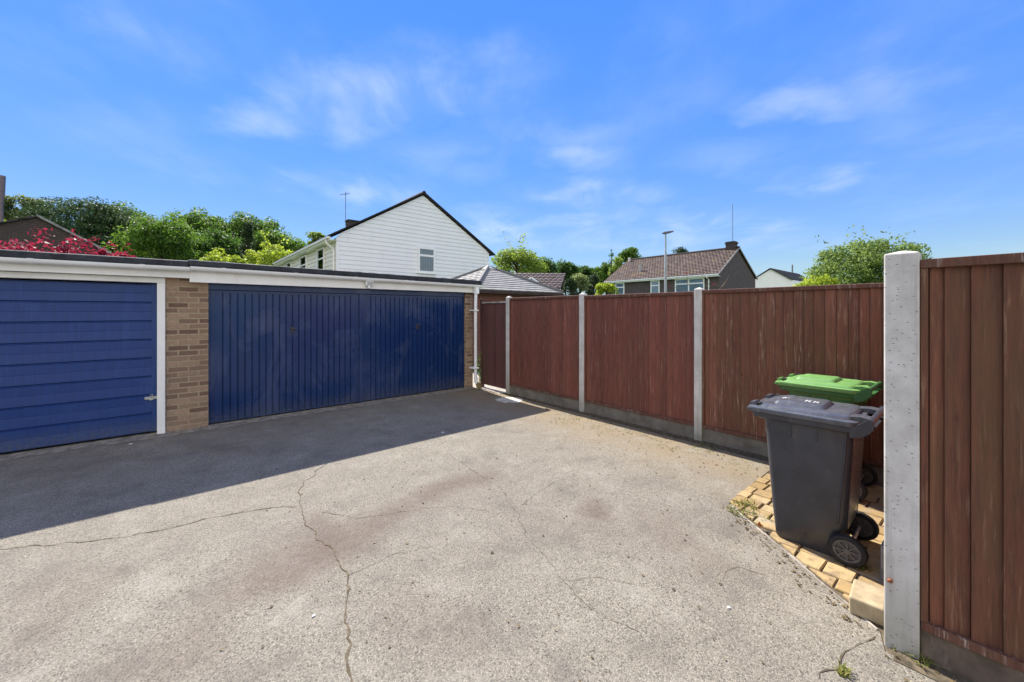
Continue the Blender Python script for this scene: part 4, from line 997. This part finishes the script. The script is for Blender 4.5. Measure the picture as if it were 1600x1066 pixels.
def tree(name, label, cat, base, height, rx, ry, bottom, mat, nclump, rc, nleaf, leaf, seed, shape='round', trunk=.18, bark='bark', group=None, asp=.6, zf=.75, sprigs=0):
    """trunk and limbs reaching clumps of leaves spread through the crown volume"""
    rng = np.random.default_rng(seed); T = thing(name, label, cat, base, group)
    cz = (height+bottom)/2; rz = (height-bottom)/2
    if shape == 'round':
        d_ = unit(rng, nclump); d_[:, 2] = np.where(d_[:, 2] < -.35, -d_[:, 2], d_[:, 2])
        f = .45+.55*rng.random(nclump)**.6
        C = d_*f[:, None]*np.array([rx-rc*.6, ry-rc*.6, max(.1, rz-rc*.55)])+np.array([0, 0, cz])
        C += rng.normal(size=C.shape)*rc*.25
    elif shape == 'cone':
        h = rng.random(nclump)**1.25; ang = rng.random(nclump)*2*math.pi; rr_ = (1-h)*(.55+.45*rng.random(nclump))
        C = np.stack([np.cos(ang)*rr_*rx, np.sin(ang)*rr_*ry, bottom+h*(height-bottom-rc*.5)], axis=1)
    elif shape == 'column':
        h = rng.random(nclump); ang = rng.random(nclump)*2*math.pi; pr = np.sqrt(np.clip(1-(h*1.02)**3, .03, 1)); rr_ = pr*(.6+.4*rng.random(nclump))
        C = np.stack([np.cos(ang)*rr_*(rx-rc*.5), np.sin(ang)*rr_*(ry-rc*.5), bottom+h*(height-bottom-rc*.6)], axis=1)
    elif shape == 'pine':
        lev = rng.integers(0, 5, nclump); h = lev/4.0; ang = rng.random(nclump)*2*math.pi; rr_ = (1-.45*h)*np.sqrt(rng.random(nclump))
        C = np.stack([np.cos(ang)*rr_*rx, np.sin(ang)*rr_*ry, bottom+h*(height-bottom-rc*.3)+rng.normal(size=nclump)*.2], axis=1); zf = .32
    elif shape == 'fan':
        ang = rng.random(nclump)*2*math.pi; h = .15+.85*rng.random(nclump)**.8; rr_ = np.sqrt(rng.random(nclump))*(.35+.65*np.sin(h*math.pi*.72))
        C = np.stack([np.cos(ang)*rr_*rx, np.sin(ang)*rr_*ry, bottom+h*(height-bottom)*(1-.28*rr_**2)], axis=1)
    per = max(4, nleaf//nclump); sz = .65+.7*rng.random(nclump)
    d_ = unit(rng, nclump*per); fr_ = (.35+.65*rng.random(nclump*per)**.45)
    pts = np.repeat(C, per, axis=0)+d_*(fr_*np.repeat(sz, per)*rc)[:, None]*np.array([1, 1, zf])
    cen = np.array([0, 0, cz]); out = pts-cen; out /= np.linalg.norm(out, axis=1, keepdims=True)+1e-6
    out = out*.5+d_*.7
    if sprigs:
        P_ = []
        for k in range(sprigs):
            a_ = rng.random()*2*math.pi; q = np.array([math.cos(a_)*rx*.6*rng.random(), math.sin(a_)*ry*.6*rng.random(), height-.2*rc])
            for t_ in np.linspace(0, 1, 16): P_.append(q+np.array([math.cos(a_)*.5*t_, math.sin(a_)*.5*t_, rc*1.5*t_])+rng.normal(size=3)*leaf*.7)
        pts = np.vstack([pts, np.array(P_)]); out = np.vstack([out, unit(rng, len(P_))])
    leaf_mesh('crown', mat, pts, out, leaf, rng, T, asp=asp)
    tr = MB(); top = bottom+(height-bottom)*(.9 if shape in ('cone', 'column', 'pine') else .55)
    b0 = Vector((0, 0, 0)); tr.tube([(0, 0, -.05), (0.03, .02, top*.35), (-.04, .03, top*.7), (0, 0, top)], [trunk*1.25, trunk, trunk*.75, trunk*.25], 8)
    idx = rng.permutation(nclump)[:min(nclump, 14)]
    for i in idx:
        c = Vector(C[i]); s0 = Vector((0, 0, max(bottom*.6, min(c.z*.75, top*.9)))); mid = s0.lerp(c, .5)+Vector((0, 0, .12*(c-s0).length))
        tr.tube([s0, mid, c], [trunk*.45, trunk*.25, trunk*.07], 5)
    tr.build('trunk', M[bark], T, smooth=True)
    return T
def TR(name, label, cat, px, d, top, halfpx, low, mat, ncl, rcf, nl, leafpx, seed, **kw):
    """place by sight line and distance d: top row, half width in photograph pixels, lowest foliage row"""
    u_, v_ = at(px, d); s_ = d/F; r_ = halfpx*s_
    return tree(name, label, cat, (u_, v_, 0), zd(top, d), r_, r_*kw.pop('dep', .9), max(.3, zd(low, d)), M[mat], ncl, r_*rcf, nl, leafpx*s_, seed, **kw)
gL_ = 'trees of the wood behind the garages'
TR('garden_tree', 'thin grey green tree behind the dark gable house', 'tree', 42, 44, 306, 46, 420, 'leaf_grey', 80, .24, 14000, 3.4, 1)
TR('garden_tree', 'bright green tree at the far left edge beyond the mast', 'tree', -14, 40, 330, 40, 430, 'leaf_light', 60, .28, 7000, 3.6, 21)
TR('pine_tree', 'dark layered pine between the gable house and the green wood', 'pine tree', 140, 40, 319, 92, 400, 'leaf_pine', 150, .24, 30000, 3.6, 2, shape='pine', asp=.4)
TR('oak_tree', 'tall green tree showing its crown above the dark pine', 'tree', 178, 52, 316, 60, 455, 'leaf_oak', 108, 0.21, 17000, 3.6, 3)
TR('oak_tree', 'rounded fresh green tree in front of the wood right of the pine', 'tree', 252, 38, 336, 62, 465, 'leaf_mid', 148, 0.22, 17000, 3.4, 4)
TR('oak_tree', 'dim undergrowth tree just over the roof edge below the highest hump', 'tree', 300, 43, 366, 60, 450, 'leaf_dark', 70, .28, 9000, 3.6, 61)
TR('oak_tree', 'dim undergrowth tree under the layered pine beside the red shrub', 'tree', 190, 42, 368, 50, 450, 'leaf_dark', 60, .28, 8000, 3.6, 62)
TR('oak_tree', 'broad leafy tree making the highest hump of the wood', 'tree', 315, 50, 323, 66, 460, 'leaf_oak', 135, 0.20, 21000, 3.5, 5)
TR('oak_tree', 'dense dark green tree rising behind the dark conifer', 'tree', 392, 52, 330, 58, 460, 'leaf_oak', 121, 0.20, 19000, 3.5, 6)
TR('oak_tree', 'green tree sloping down to the eaves of the white house', 'tree', 440, 48, 358, 46, 430, 'leaf_oak', 70, .27, 10000, 3.5, 7)
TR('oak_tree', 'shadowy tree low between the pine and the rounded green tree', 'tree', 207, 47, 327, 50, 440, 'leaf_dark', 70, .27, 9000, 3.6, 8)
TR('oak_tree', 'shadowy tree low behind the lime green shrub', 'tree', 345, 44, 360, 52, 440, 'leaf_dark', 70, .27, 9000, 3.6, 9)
TR('conifer', 'narrow dark conifer against the leafy wood', 'conifer', 388, 34, 346, 17, 430, 'leaf_conifer', 70, .35, 8000, 2.8, 10, shape='cone', asp=.3)
TR('lime_shrub', 'low lime green shrub just above the middle of the garage roof', 'shrub', 347, 15, 393, 37, 460, 'leaf_lime', 60, .27, 5200, 4.2, 11, trunk=.05)
TR('lime_shrub', 'taller lime green shrub beside the white house eaves', 'shrub', 424, 31, 378, 38, 450, 'leaf_lime', 60, .25, 5200, 3.6, 12, trunk=.05, sprigs=5)
TR('garden_tree', 'yellow green treetop peeping over the white house eaves', 'tree', 494, 46, 360, 16, 400, 'leaf_light', 24, .35, 1600, 3.4, 13)
TR('red_tree', 'small red leaved tree behind the garage roof', 'tree', 78, 14, 382, 66, 450, 'leaf_red', 66, .20, 4400, 5.6, 14, trunk=.05, shape='fan', sprigs=9)
TR('red_tree', 'smaller red leaved shrub right of the big red tree', 'shrub', 165, 15, 390, 36, 450, 'leaf_red', 40, .24, 1800, 5.4, 15, trunk=.04, shape='fan', sprigs=6)
TR('garden_tree', 'light green tree right of the white gable with wispy top', 'tree', 812, 33, 384, 46, 455, 'leaf_light', 80, .24, 9000, 3.2, 16, sprigs=7)
gW = 'dark trees of the far wood'
for k, (px, dd, top, hp, sd, lb) in enumerate(((852, 56, 401, 26, 31, 'dark tree of the far wood next to the wispy light green tree'), (884, 60, 403, 26, 32, 'dark tree of the far wood rising above the pale shrub'),
                                   (916, 62, 411, 28, 33, 'low dark tree of the far wood in the dip of its skyline'), (948, 60, 408, 26, 34, 'dark tree of the far wood beside the brown house roof'), (832, 58, 404, 24, 35, 'dark tree of the far wood half hidden by the wispy light green tree'))):
    TR('wood_tree', lb, 'tree', px, dd, top, hp, 470, 'leaf_dark' if k != 3 else 'leaf_oak', 60, .28, 6500, 2.9, sd, group=gW)
TR('conifer', 'dark bushy conifer left of the pale shrub', 'conifer', 892, 21, 434, 15, 475, 'leaf_conifer', 50, .4, 5000, 2.8, 41, shape='column', trunk=.06, asp=.35)
TR('pale_shrub', 'pale green fluffy shrub between the conifers', 'shrub', 906, 23, 423, 17, 470, 'leaf_pale', 50, .36, 3600, 2.8, 42, trunk=.05, asp=.4)
TR('conifer', 'dark upright conifer right of the pale shrub', 'conifer', 928, 21, 427, 13, 475, 'leaf_conifer', 60, .45, 5500, 2.7, 43, shape='column', trunk=.06, asp=.35)
TR('lime_shrub', 'yellow green shrub in front of the brown house corner', 'shrub', 948, 19, 438, 18, 475, 'leaf_lime', 36, .32, 2200, 3.2, 44, trunk=.04)
TR('garden_tree', 'green tree with rounded top behind the end of the brown roof', 'tree', 983, 62, 383, 19, 440, 'leaf_mid', 50, .34, 5000, 2.9, 45)
TR('garden_tree', 'bushy green tree at the low end of the brown roof', 'tree', 966, 54, 403, 17, 450, 'leaf_light', 40, .34, 3500, 2.9, 46)
TR('thin_tree', 'spindly treetop poking up left of the brown house', 'tree', 955, 50, 388, 6, 430, 'leaf_dark', 14, .45, 160, 2.6, 47, shape='column', trunk=.06)
TR('palm_tree', 'spiky dark treetop just over the ridge of the brown house', 'tree', 1064, 66, 386, 15, 405, 'leaf_conifer', 22, .38, 1500, 4.0, 48, asp=.2)
TR('garden_tree', 'airy olive green tree behind the far end of the long fence', 'tree', 1352, 18, 381, 82, 475, 'leaf_olive', 210, .18, 21000, 4.2, 49, shape='fan', trunk=.07, sprigs=9)
TR('lime_shrub', 'lime green shrub over the fence beside the distant gable', 'shrub', 1276, 16, 428, 34, 480, 'leaf_lime', 50, .27, 3600, 3.8, 50, trunk=.05)
# bare sapling behind the fence
u_, v_ = at(1118, 11.0); SP = thing('bare_sapling', 'bare twiggy sapling sticking up behind the long fence', 'sapling', (u_, v_, 0))
tr = MB(); rs = random.Random(14)
def tw(px0, py0, px1, py1, r0):
    a_ = Vector((at(px0, 11)[0]-u_, at(px0, 11)[1]-v_, zd(py0, 11))); b_ = Vector((at(px1, 11)[0]-u_, at(px1, 11)[1]-v_, zd(py1, 11)))
    m1 = a_.lerp(b_, .5)+Vector((rs.uniform(-.03, .03), rs.uniform(-.03, .03), rs.uniform(-.01, .03))); tr.tube([a_, m1, b_], [r0, r0*.7, r0*.3], 5)
tr.tube([(0, 0, 0), (.02, 0, 1.0), (0, 0, zd(462, 11))], [.03, .025, .02], 6)
tw(1118, 462, 1128, 448, .02); tw(1128, 448, 1139, 430, .016); tw(1118, 462, 1098, 440, .010); tw(1098, 440, 1097, 428, .008); tw(1118, 462, 1075, 446, .010); tw(1075, 446, 1071, 425, .008)
tw(1071, 428, 1068, 412, .005); tw(1098, 440, 1090, 433, .006); tw(1128, 448, 1116, 444, .006); tw(1118, 462, 1060, 452, .01); tw(1060, 452, 1046, 447, .006); tw(1060, 452, 1056, 418, .006)
tr.build('trunk', M['twig'], SP)
rng = np.random.default_rng(5)
pp = np.array([[at(px, 11)[0]-u_, at(px, 11)[1]-v_, zd(py, 11)] for px, py in ((1116, 444), (1112, 442), (1108, 444), (1118, 441), (1092, 434), (1089, 432), (1097, 429), (1072, 427), (1046, 447), (1050, 448), (1121, 446), (1113, 446))])
leaf_mesh('bud', M['leaf_red'], pp, unit(rng, len(pp)), .05, rng, SP)

# ------------------------------------------------------------------ weeds, litter
def tuft(px, py, n, h, spread, seed, label, uvpos=None, mat='blade', flat=0.0):
    rr = random.Random(seed); u_, v_ = uvpos or gnd(px, py); m_ = MB()
    for k in range(n):
        a_ = rr.random()*6.283; r_ = spread*math.sqrt(rr.random()); x0, y0 = r_*math.cos(a_), r_*math.sin(a_)*.6
        le = h*rr.uniform(.5, 1.2); b_ = rr.random()*6.283; ln = le*rr.uniform(.4, 1.0+flat); w_ = .0022+.002*rr.random(); zz = le*rr.uniform(.5, .9)*(1-flat*.6)
        cx_, sx_ = math.cos(b_), math.sin(b_)
        p0 = (x0, y0, .0); p1 = (x0+cx_*ln*.4, y0+sx_*ln*.4, zz*.8); p2 = (x0+cx_*ln, y0+sx_*ln, zz)
        m_.add([(p0[0]-sx_*w_, p0[1]+cx_*w_, p0[2]), (p0[0]+sx_*w_, p0[1]-cx_*w_, p0[2]), (p1[0]+sx_*w_, p1[1]-cx_*w_, p1[2]), (p1[0]-sx_*w_, p1[1]+cx_*w_, p1[2]), p2], [(0, 1, 2, 3), (3, 2, 4)])
    m_.v = [(x+u_, y+v_, z) for x, y, z in m_.v]
    o = m_.build('weed_tuft', M[mat], None, (u_, v_, 0)); return tag(o, label, 'weed', 'weeds in the driveway cracks and edges')
tuft(1160, 795, 150, .055, .17, 1, 'straggly weeds at the far left corner of the buff paving', flat=.4)
tuft(1186, 812, 60, .03, .12, 2, 'thin weeds under the front edge of the dark bin', flat=.4)
tuft(1317, 1051, 70, .028, .035, 3, 'small green weed tuft in the crack near the end post')
tuft(1362, 950, 34, .05, .06, 4, 'dry grass hanging over the side of the buff stone block', flat=.3)
tuft(1405, 1003, 110, .05, .09, 5, 'dry grass at the foot of the concrete end post', flat=.5)
tuft(1436, 1028, 60, .05, .07, 6, 'dry grass between the end post and the fence board', flat=.5)
tuft(1350, 890, 46, .045, .05, 7, 'wispy weeds beside the near wheel of the dark bin', flat=.3)
tuft(1100, 698, 70, .03, .2, 8, 'weeds in the shade at the third fence post', flat=.3)
tuft(1000, 672, 90, .025, .3, 9, 'weeds along the foot of the middle fence panel', flat=.3)
tuft(885, 655, 110, .02, .35, 10, 'yellowed moss and grass where the driveway meets the fence', flat=.5)
rng = np.random.default_rng(77)
n = 200; c = np.stack([rng.normal(size=n)*.03, rng.normal(size=n)*.04, rng.random(n)**1.6*.8], axis=1)
T_ = thing('climbing_weed', 'green climbing weed between the downpipe and the gate', 'plant', (5.10, 7.12, 0))
leaf_mesh('leaves', M['leaf_dark'], c, unit(rng, n), .04, rng, T_)
s_ = MB(); s_.tube([(0, 0, 0), (.02, .01, .4), (-.01, 0, .9)], [.008, .006, .003], 5); s_.build('stem', M['twig'], T_)
# loose bits blown along the edges: uncountable
rng = np.random.default_rng(9)
L_ = []
for k in range(1500):
    q = rng.random()
    if q < .5: L_.append((5.06-abs(rng.normal())*.42, 1.5+rng.random()*5.0))
    elif q < .62:
        t_ = rng.random(); L_.append((2.82+.84*t_-abs(rng.normal())*.07, .36+1.05*t_+abs(rng.normal())*.06))
    elif q < .72: L_.append((2.70-abs(rng.normal())*.12, .3-rng.random()*2.2))
    else: L_.append((rng.uniform(0, 5), rng.uniform(.3, 5)))
pts = np.array([(x, y, .008) for x, y in L_ if x < 5.12])
nn = len(pts)
o = leaf_mesh('leaf_litter', M['dry'], pts, np.tile(np.array([[0, 0, 2.2]]), (nn, 1)), .021, rng, asp=.55, upb=2.5)
o.rotation_euler = (0, 0, TH); tag(o, 'dry bits of leaf scattered over the driveway along the fence', 'litter', kind='stuff')
def small(name, label, cat, px, py, r_, mat, seed, flat=.5):
    rr = random.Random(seed); u_, v_ = gnd(px, py); m_ = MB(); rings = []
    for zz, k in ((0, .8), (.5, 1.0), (1.0, .6)):
        rings.append([(u_+r_*k*math.cos(i*.785)*rr.uniform(.75, 1.15), v_+r_*k*math.sin(i*.785)*rr.uniform(.6, 1.0), .002+zz*r_*flat) for i in range(8)])
    m_.loft(rings); return tag(m_.build(name, M[mat], None, (u_, v_, 0)), label, cat)
small('pebble', 'white pebble on the sunlit driveway below the dark bin', 'pebble', 1139, 950, .012, 'pebble', 1)
small('pebble', 'white pebble beside the long crack on the sunlit driveway', 'pebble', 490, 963, .011, 'pebble', 2)
small('pebble', 'pale scrap in the shade by the left garage pier', 'pebble', 204, 694, .022, 'pebble', 3, .2)
small('pebble', 'pale scrap near the shadow edge right of the garage doors', 'pebble', 692, 676, .022, 'pebble', 4, .2)
def leafy(px, py, s_, seed, label):
    rr = random.Random(seed); u_, v_ = gnd(px, py); m_ = MB(); k = 10
    vs = [(u_, v_, .012+.01)]+[(u_+s_*math.cos(i*.628)*(1 if i % 2 else .6), v_+s_*.7*math.sin(i*.628)*(1 if i % 2 else .6), .036+rr.uniform(-.004, .02)*s_/.04) for i in range(k)]
    m_.add(vs, [(0, i+1, (i+1) % k+1) for i in range(k)]); return tag(m_.build('fallen_leaf', M['dry_orange'], None, (u_, v_, 0)), label, 'leaf')
leafy(1188, 828, .035, 1, 'curled brown leaf on the driveway edge under the dark bin')
leafy(1330, 884, .03, 2, 'orange brown leaf on the buff paving at the dark bin wheel')

# ------------------------------------------------------------------ sun, sky, camera
sv = (CU*.13-SU*1.03, SU*.13+CU*1.03, 1.0)       # towards the sun
SV = Vector(sv).normalized(); elev = math.asin(SV.z); azim = math.atan2(SV.x, SV.y)
sd = bpy.data.lights.new('sun', 'SUN'); sd.energy = 4.3; sd.angle = R(.53); sd.color = (1.0, .945, .86)
so = bpy.data.objects.new('sun', sd); COL.objects.link(so); so.rotation_euler = (-SV).to_track_quat('-Z', 'Y').to_euler(); so.location = SV*40
W = bpy.data.worlds.new('World'); scene.world = W; W.use_nodes = True
nt = W.node_tree; nt.nodes.clear()
sky = nt.nodes.new('ShaderNodeTexSky'); sky.sky_type = 'NISHITA'; sky.sun_disc = False; sky.sun_elevation = elev; sky.sun_rotation = azim
sky.air_density = 1.0; sky.dust_density = 0.0; sky.ozone_density = 2.0; sky.altitude = 0
SKY_STRENGTH = .09
tg = nt.nodes.new('ShaderNodeTexCoord'); sg = nd(nt, 'ShaderNodeSeparateXYZ', {0: tg.outputs['Generated']})
nt.links.new(nd(nt, 'ShaderNodeCombineXYZ', {'X': sg.outputs[0], 'Y': sg.outputs[1], 'Z': mth(nt, 'MAXIMUM', sg.outputs[2], .09)}).outputs[0], sky.inputs[0])
lum = nd(nt, 'ShaderNodeRGBToBW', {0: sky.outputs[0]}).outputs[0]
kf = mth(nt, 'MULTIPLY', mth(nt, 'POWER', mth(nt, 'MAXIMUM', lum, .05), -.76), 2.12)
ev_ = nd(nt, 'ShaderNodeVectorMath', {0: sky.outputs[0], 1: nd(nt, 'ShaderNodeCombineXYZ', {'X': kf, 'Y': kf, 'Z': kf}).outputs[0]}, operation='MULTIPLY').outputs[0]
hs = nd(nt, 'ShaderNodeHueSaturation', {'Hue': .518, 'Saturation': 1.33, 'Value': 1.0, 'Fac': 1.0, 'Color': ev_})
# thin clouds: soft patches on a high layer, torn into wisps by noise
tc = nt.nodes.new('ShaderNodeTexCoord')
sp = nd(nt, 'ShaderNodeSeparateXYZ', {0: tc.outputs['Generated']})
zc = mth(nt, 'ADD', mth(nt, 'MAXIMUM', sp.outputs[2], 0.0), .12)
pl = nd(nt, 'ShaderNodeCombineXYZ', {'X': mth(nt, 'DIVIDE', sp.outputs[0], zc), 'Y': mth(nt, 'DIVIDE', sp.outputs[1], zc), 'Z': 1.0}).outputs[0]
def plane(px, py):
    v_ = Vector(((px-CX)/F, 1, (HY-py)/F)).normalized(); z_ = v_.z+.12; return np.array([v_.x/z_, v_.y/z_])
wn = nd(nt, 'ShaderNodeTexNoise', {'Vector': pl, 'Scale': 1.6, 'Detail': 6.0, 'Roughness': .6})
wj = nd(nt, 'ShaderNodeVectorMath', {0: wn.outputs['Color'], 1: (.7, .7, 0), 2: pl}, operation='MULTIPLY_ADD').outputs[0]
wj = nd(nt, 'ShaderNodeVectorMath', {0: wj, 1: (.35, .35, 0)}, operation='SUBTRACT').outputs[0]
CL = [(630, 140, 200, 60, .7), (560, 190, 110, 40, .45), (415, 185, 80, 40, .62), (300, 60, 130, 70, .30), (905, 242, 60, 24, .38), (840, 205, 110, 40, .22), (1255, 160, 120, 34, .42), (1262, 284, 80, 20, .45),
      (1420, 130, 160, 70, .26), (580, 300, 110, 30, .6), (920, 308, 100, 24, .5), (445, 298, 55, 20, .45), (765, 358, 70, 26, .7), (1090, 346, 90, 20, .55), (880, 345, 150, 16, .4), (1190, 356, 70, 14, .4), (180, 200, 150, 40, .12), (1480, 210, 150, 40, .2), (1000, 375, 300, 22, .35), (700, 250, 120, 40, .2), (1150, 250, 120, 30, .18)]
tot = None
for px, py, hx, hy, am in CL:
    c0 = plane(px, py); J = np.stack([(plane(px+hx*.5, py)-plane(px-hx*.5, py)), (plane(px, py+hy*.5)-plane(px, py-hy*.5))], axis=1); Ji = np.linalg.inv(J); k0 = -Ji@c0
    a_ = nd(nt, 'ShaderNodeVectorMath', {0: wj, 1: (Ji[0, 0], Ji[0, 1], k0[0])}, operation='DOT_PRODUCT').outputs['Value']
    b_ = nd(nt, 'ShaderNodeVectorMath', {0: wj, 1: (Ji[1, 0], Ji[1, 1], k0[1])}, operation='DOT_PRODUCT').outputs['Value']
    l_ = mth(nt, 'SQRT', mth(nt, 'ADD', mth(nt, 'MULTIPLY', a_, a_), mth(nt, 'MULTIPLY', b_, b_)))
    f_ = ramp(nt, l_, 1.55, .0, 0, am*.68)
    tot = f_ if tot is None else mth(nt, 'MAXIMUM', tot, f_)
mpw = nd(nt, 'ShaderNodeMapping', {'Vector': pl, 'Rotation': (0, 0, R(35)), 'Scale': (1.5, 1.0, 1)})
st = nd(nt, 'ShaderNodeTexNoise', {'Vector': mpw.outputs[0], 'Scale': 2.0, 'Detail': 8.0, 'Roughness': .54, 'Distortion': .4}).outputs[0]
cm = mth(nt, 'MULTIPLY', tot, ramp(nt, st, .32, .70, .10, 1.0))
thin = mth(nt, 'MULTIPLY', ramp(nt, nd(nt, 'ShaderNodeTexNoise', {'Vector': mpw.outputs[0], 'Scale': .9, 'Detail': 8.0, 'Roughness': .6}).outputs[0], .5, .8), .10)
cm = mth(nt, 'ADD', cm, thin, clamp=True)
cm = mth(nt, 'MULTIPLY', cm, ramp(nt, sp.outputs[2], .0, .06))
CLOUD = 5.2; FILL_CLOUD = 7.0
skyc = mixc(nt, cm, hs.outputs[0], (CLOUD*.93, CLOUD*.98, CLOUD*1.06))
# pale cloud added to the unseen sky behind the camera, fills the shade
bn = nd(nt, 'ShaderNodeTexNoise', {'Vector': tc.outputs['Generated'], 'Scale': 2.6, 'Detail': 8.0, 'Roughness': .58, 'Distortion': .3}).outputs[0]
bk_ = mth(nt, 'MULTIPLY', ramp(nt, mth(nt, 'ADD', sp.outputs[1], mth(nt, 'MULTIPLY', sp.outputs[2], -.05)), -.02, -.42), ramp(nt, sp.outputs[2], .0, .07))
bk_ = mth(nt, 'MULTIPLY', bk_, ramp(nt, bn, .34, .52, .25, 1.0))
skyc = mixc(nt, bk_, skyc, mixc(nt, ramp(nt, bn, .4, .7), (FILL_CLOUD*.72, FILL_CLOUD*.74, FILL_CLOUD*.78), (FILL_CLOUD, FILL_CLOUD*.975, FILL_CLOUD*.93)))
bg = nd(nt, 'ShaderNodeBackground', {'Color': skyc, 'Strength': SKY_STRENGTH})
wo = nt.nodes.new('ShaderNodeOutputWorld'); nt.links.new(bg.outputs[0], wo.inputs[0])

cd = bpy.data.cameras.new('camera'); cd.sensor_width = 36; cd.sensor_fit = 'HORIZONTAL'; cd.lens = F/1600*36; cd.shift_y = (HY-533)/1600; cd.clip_end = 3000; cd.clip_start = .05
co = bpy.data.objects.new('camera', cd); COL.objects.link(co); co.location = (0, 0, EYE); co.rotation_euler = (R(90), 0, 0); scene.camera = co
scene.render.resolution_x = 1024; scene.render.resolution_y = 682
scene.view_settings.view_transform = 'Standard'; scene.view_settings.look = 'None'; scene.view_settings.exposure = 1.35; scene.view_settings.gamma = 1.0
scene.cycles.max_bounces = 8; scene.cycles.transparent_max_bounces = 12
try: scene.cycles.use_denoising = True
except Exception: pass
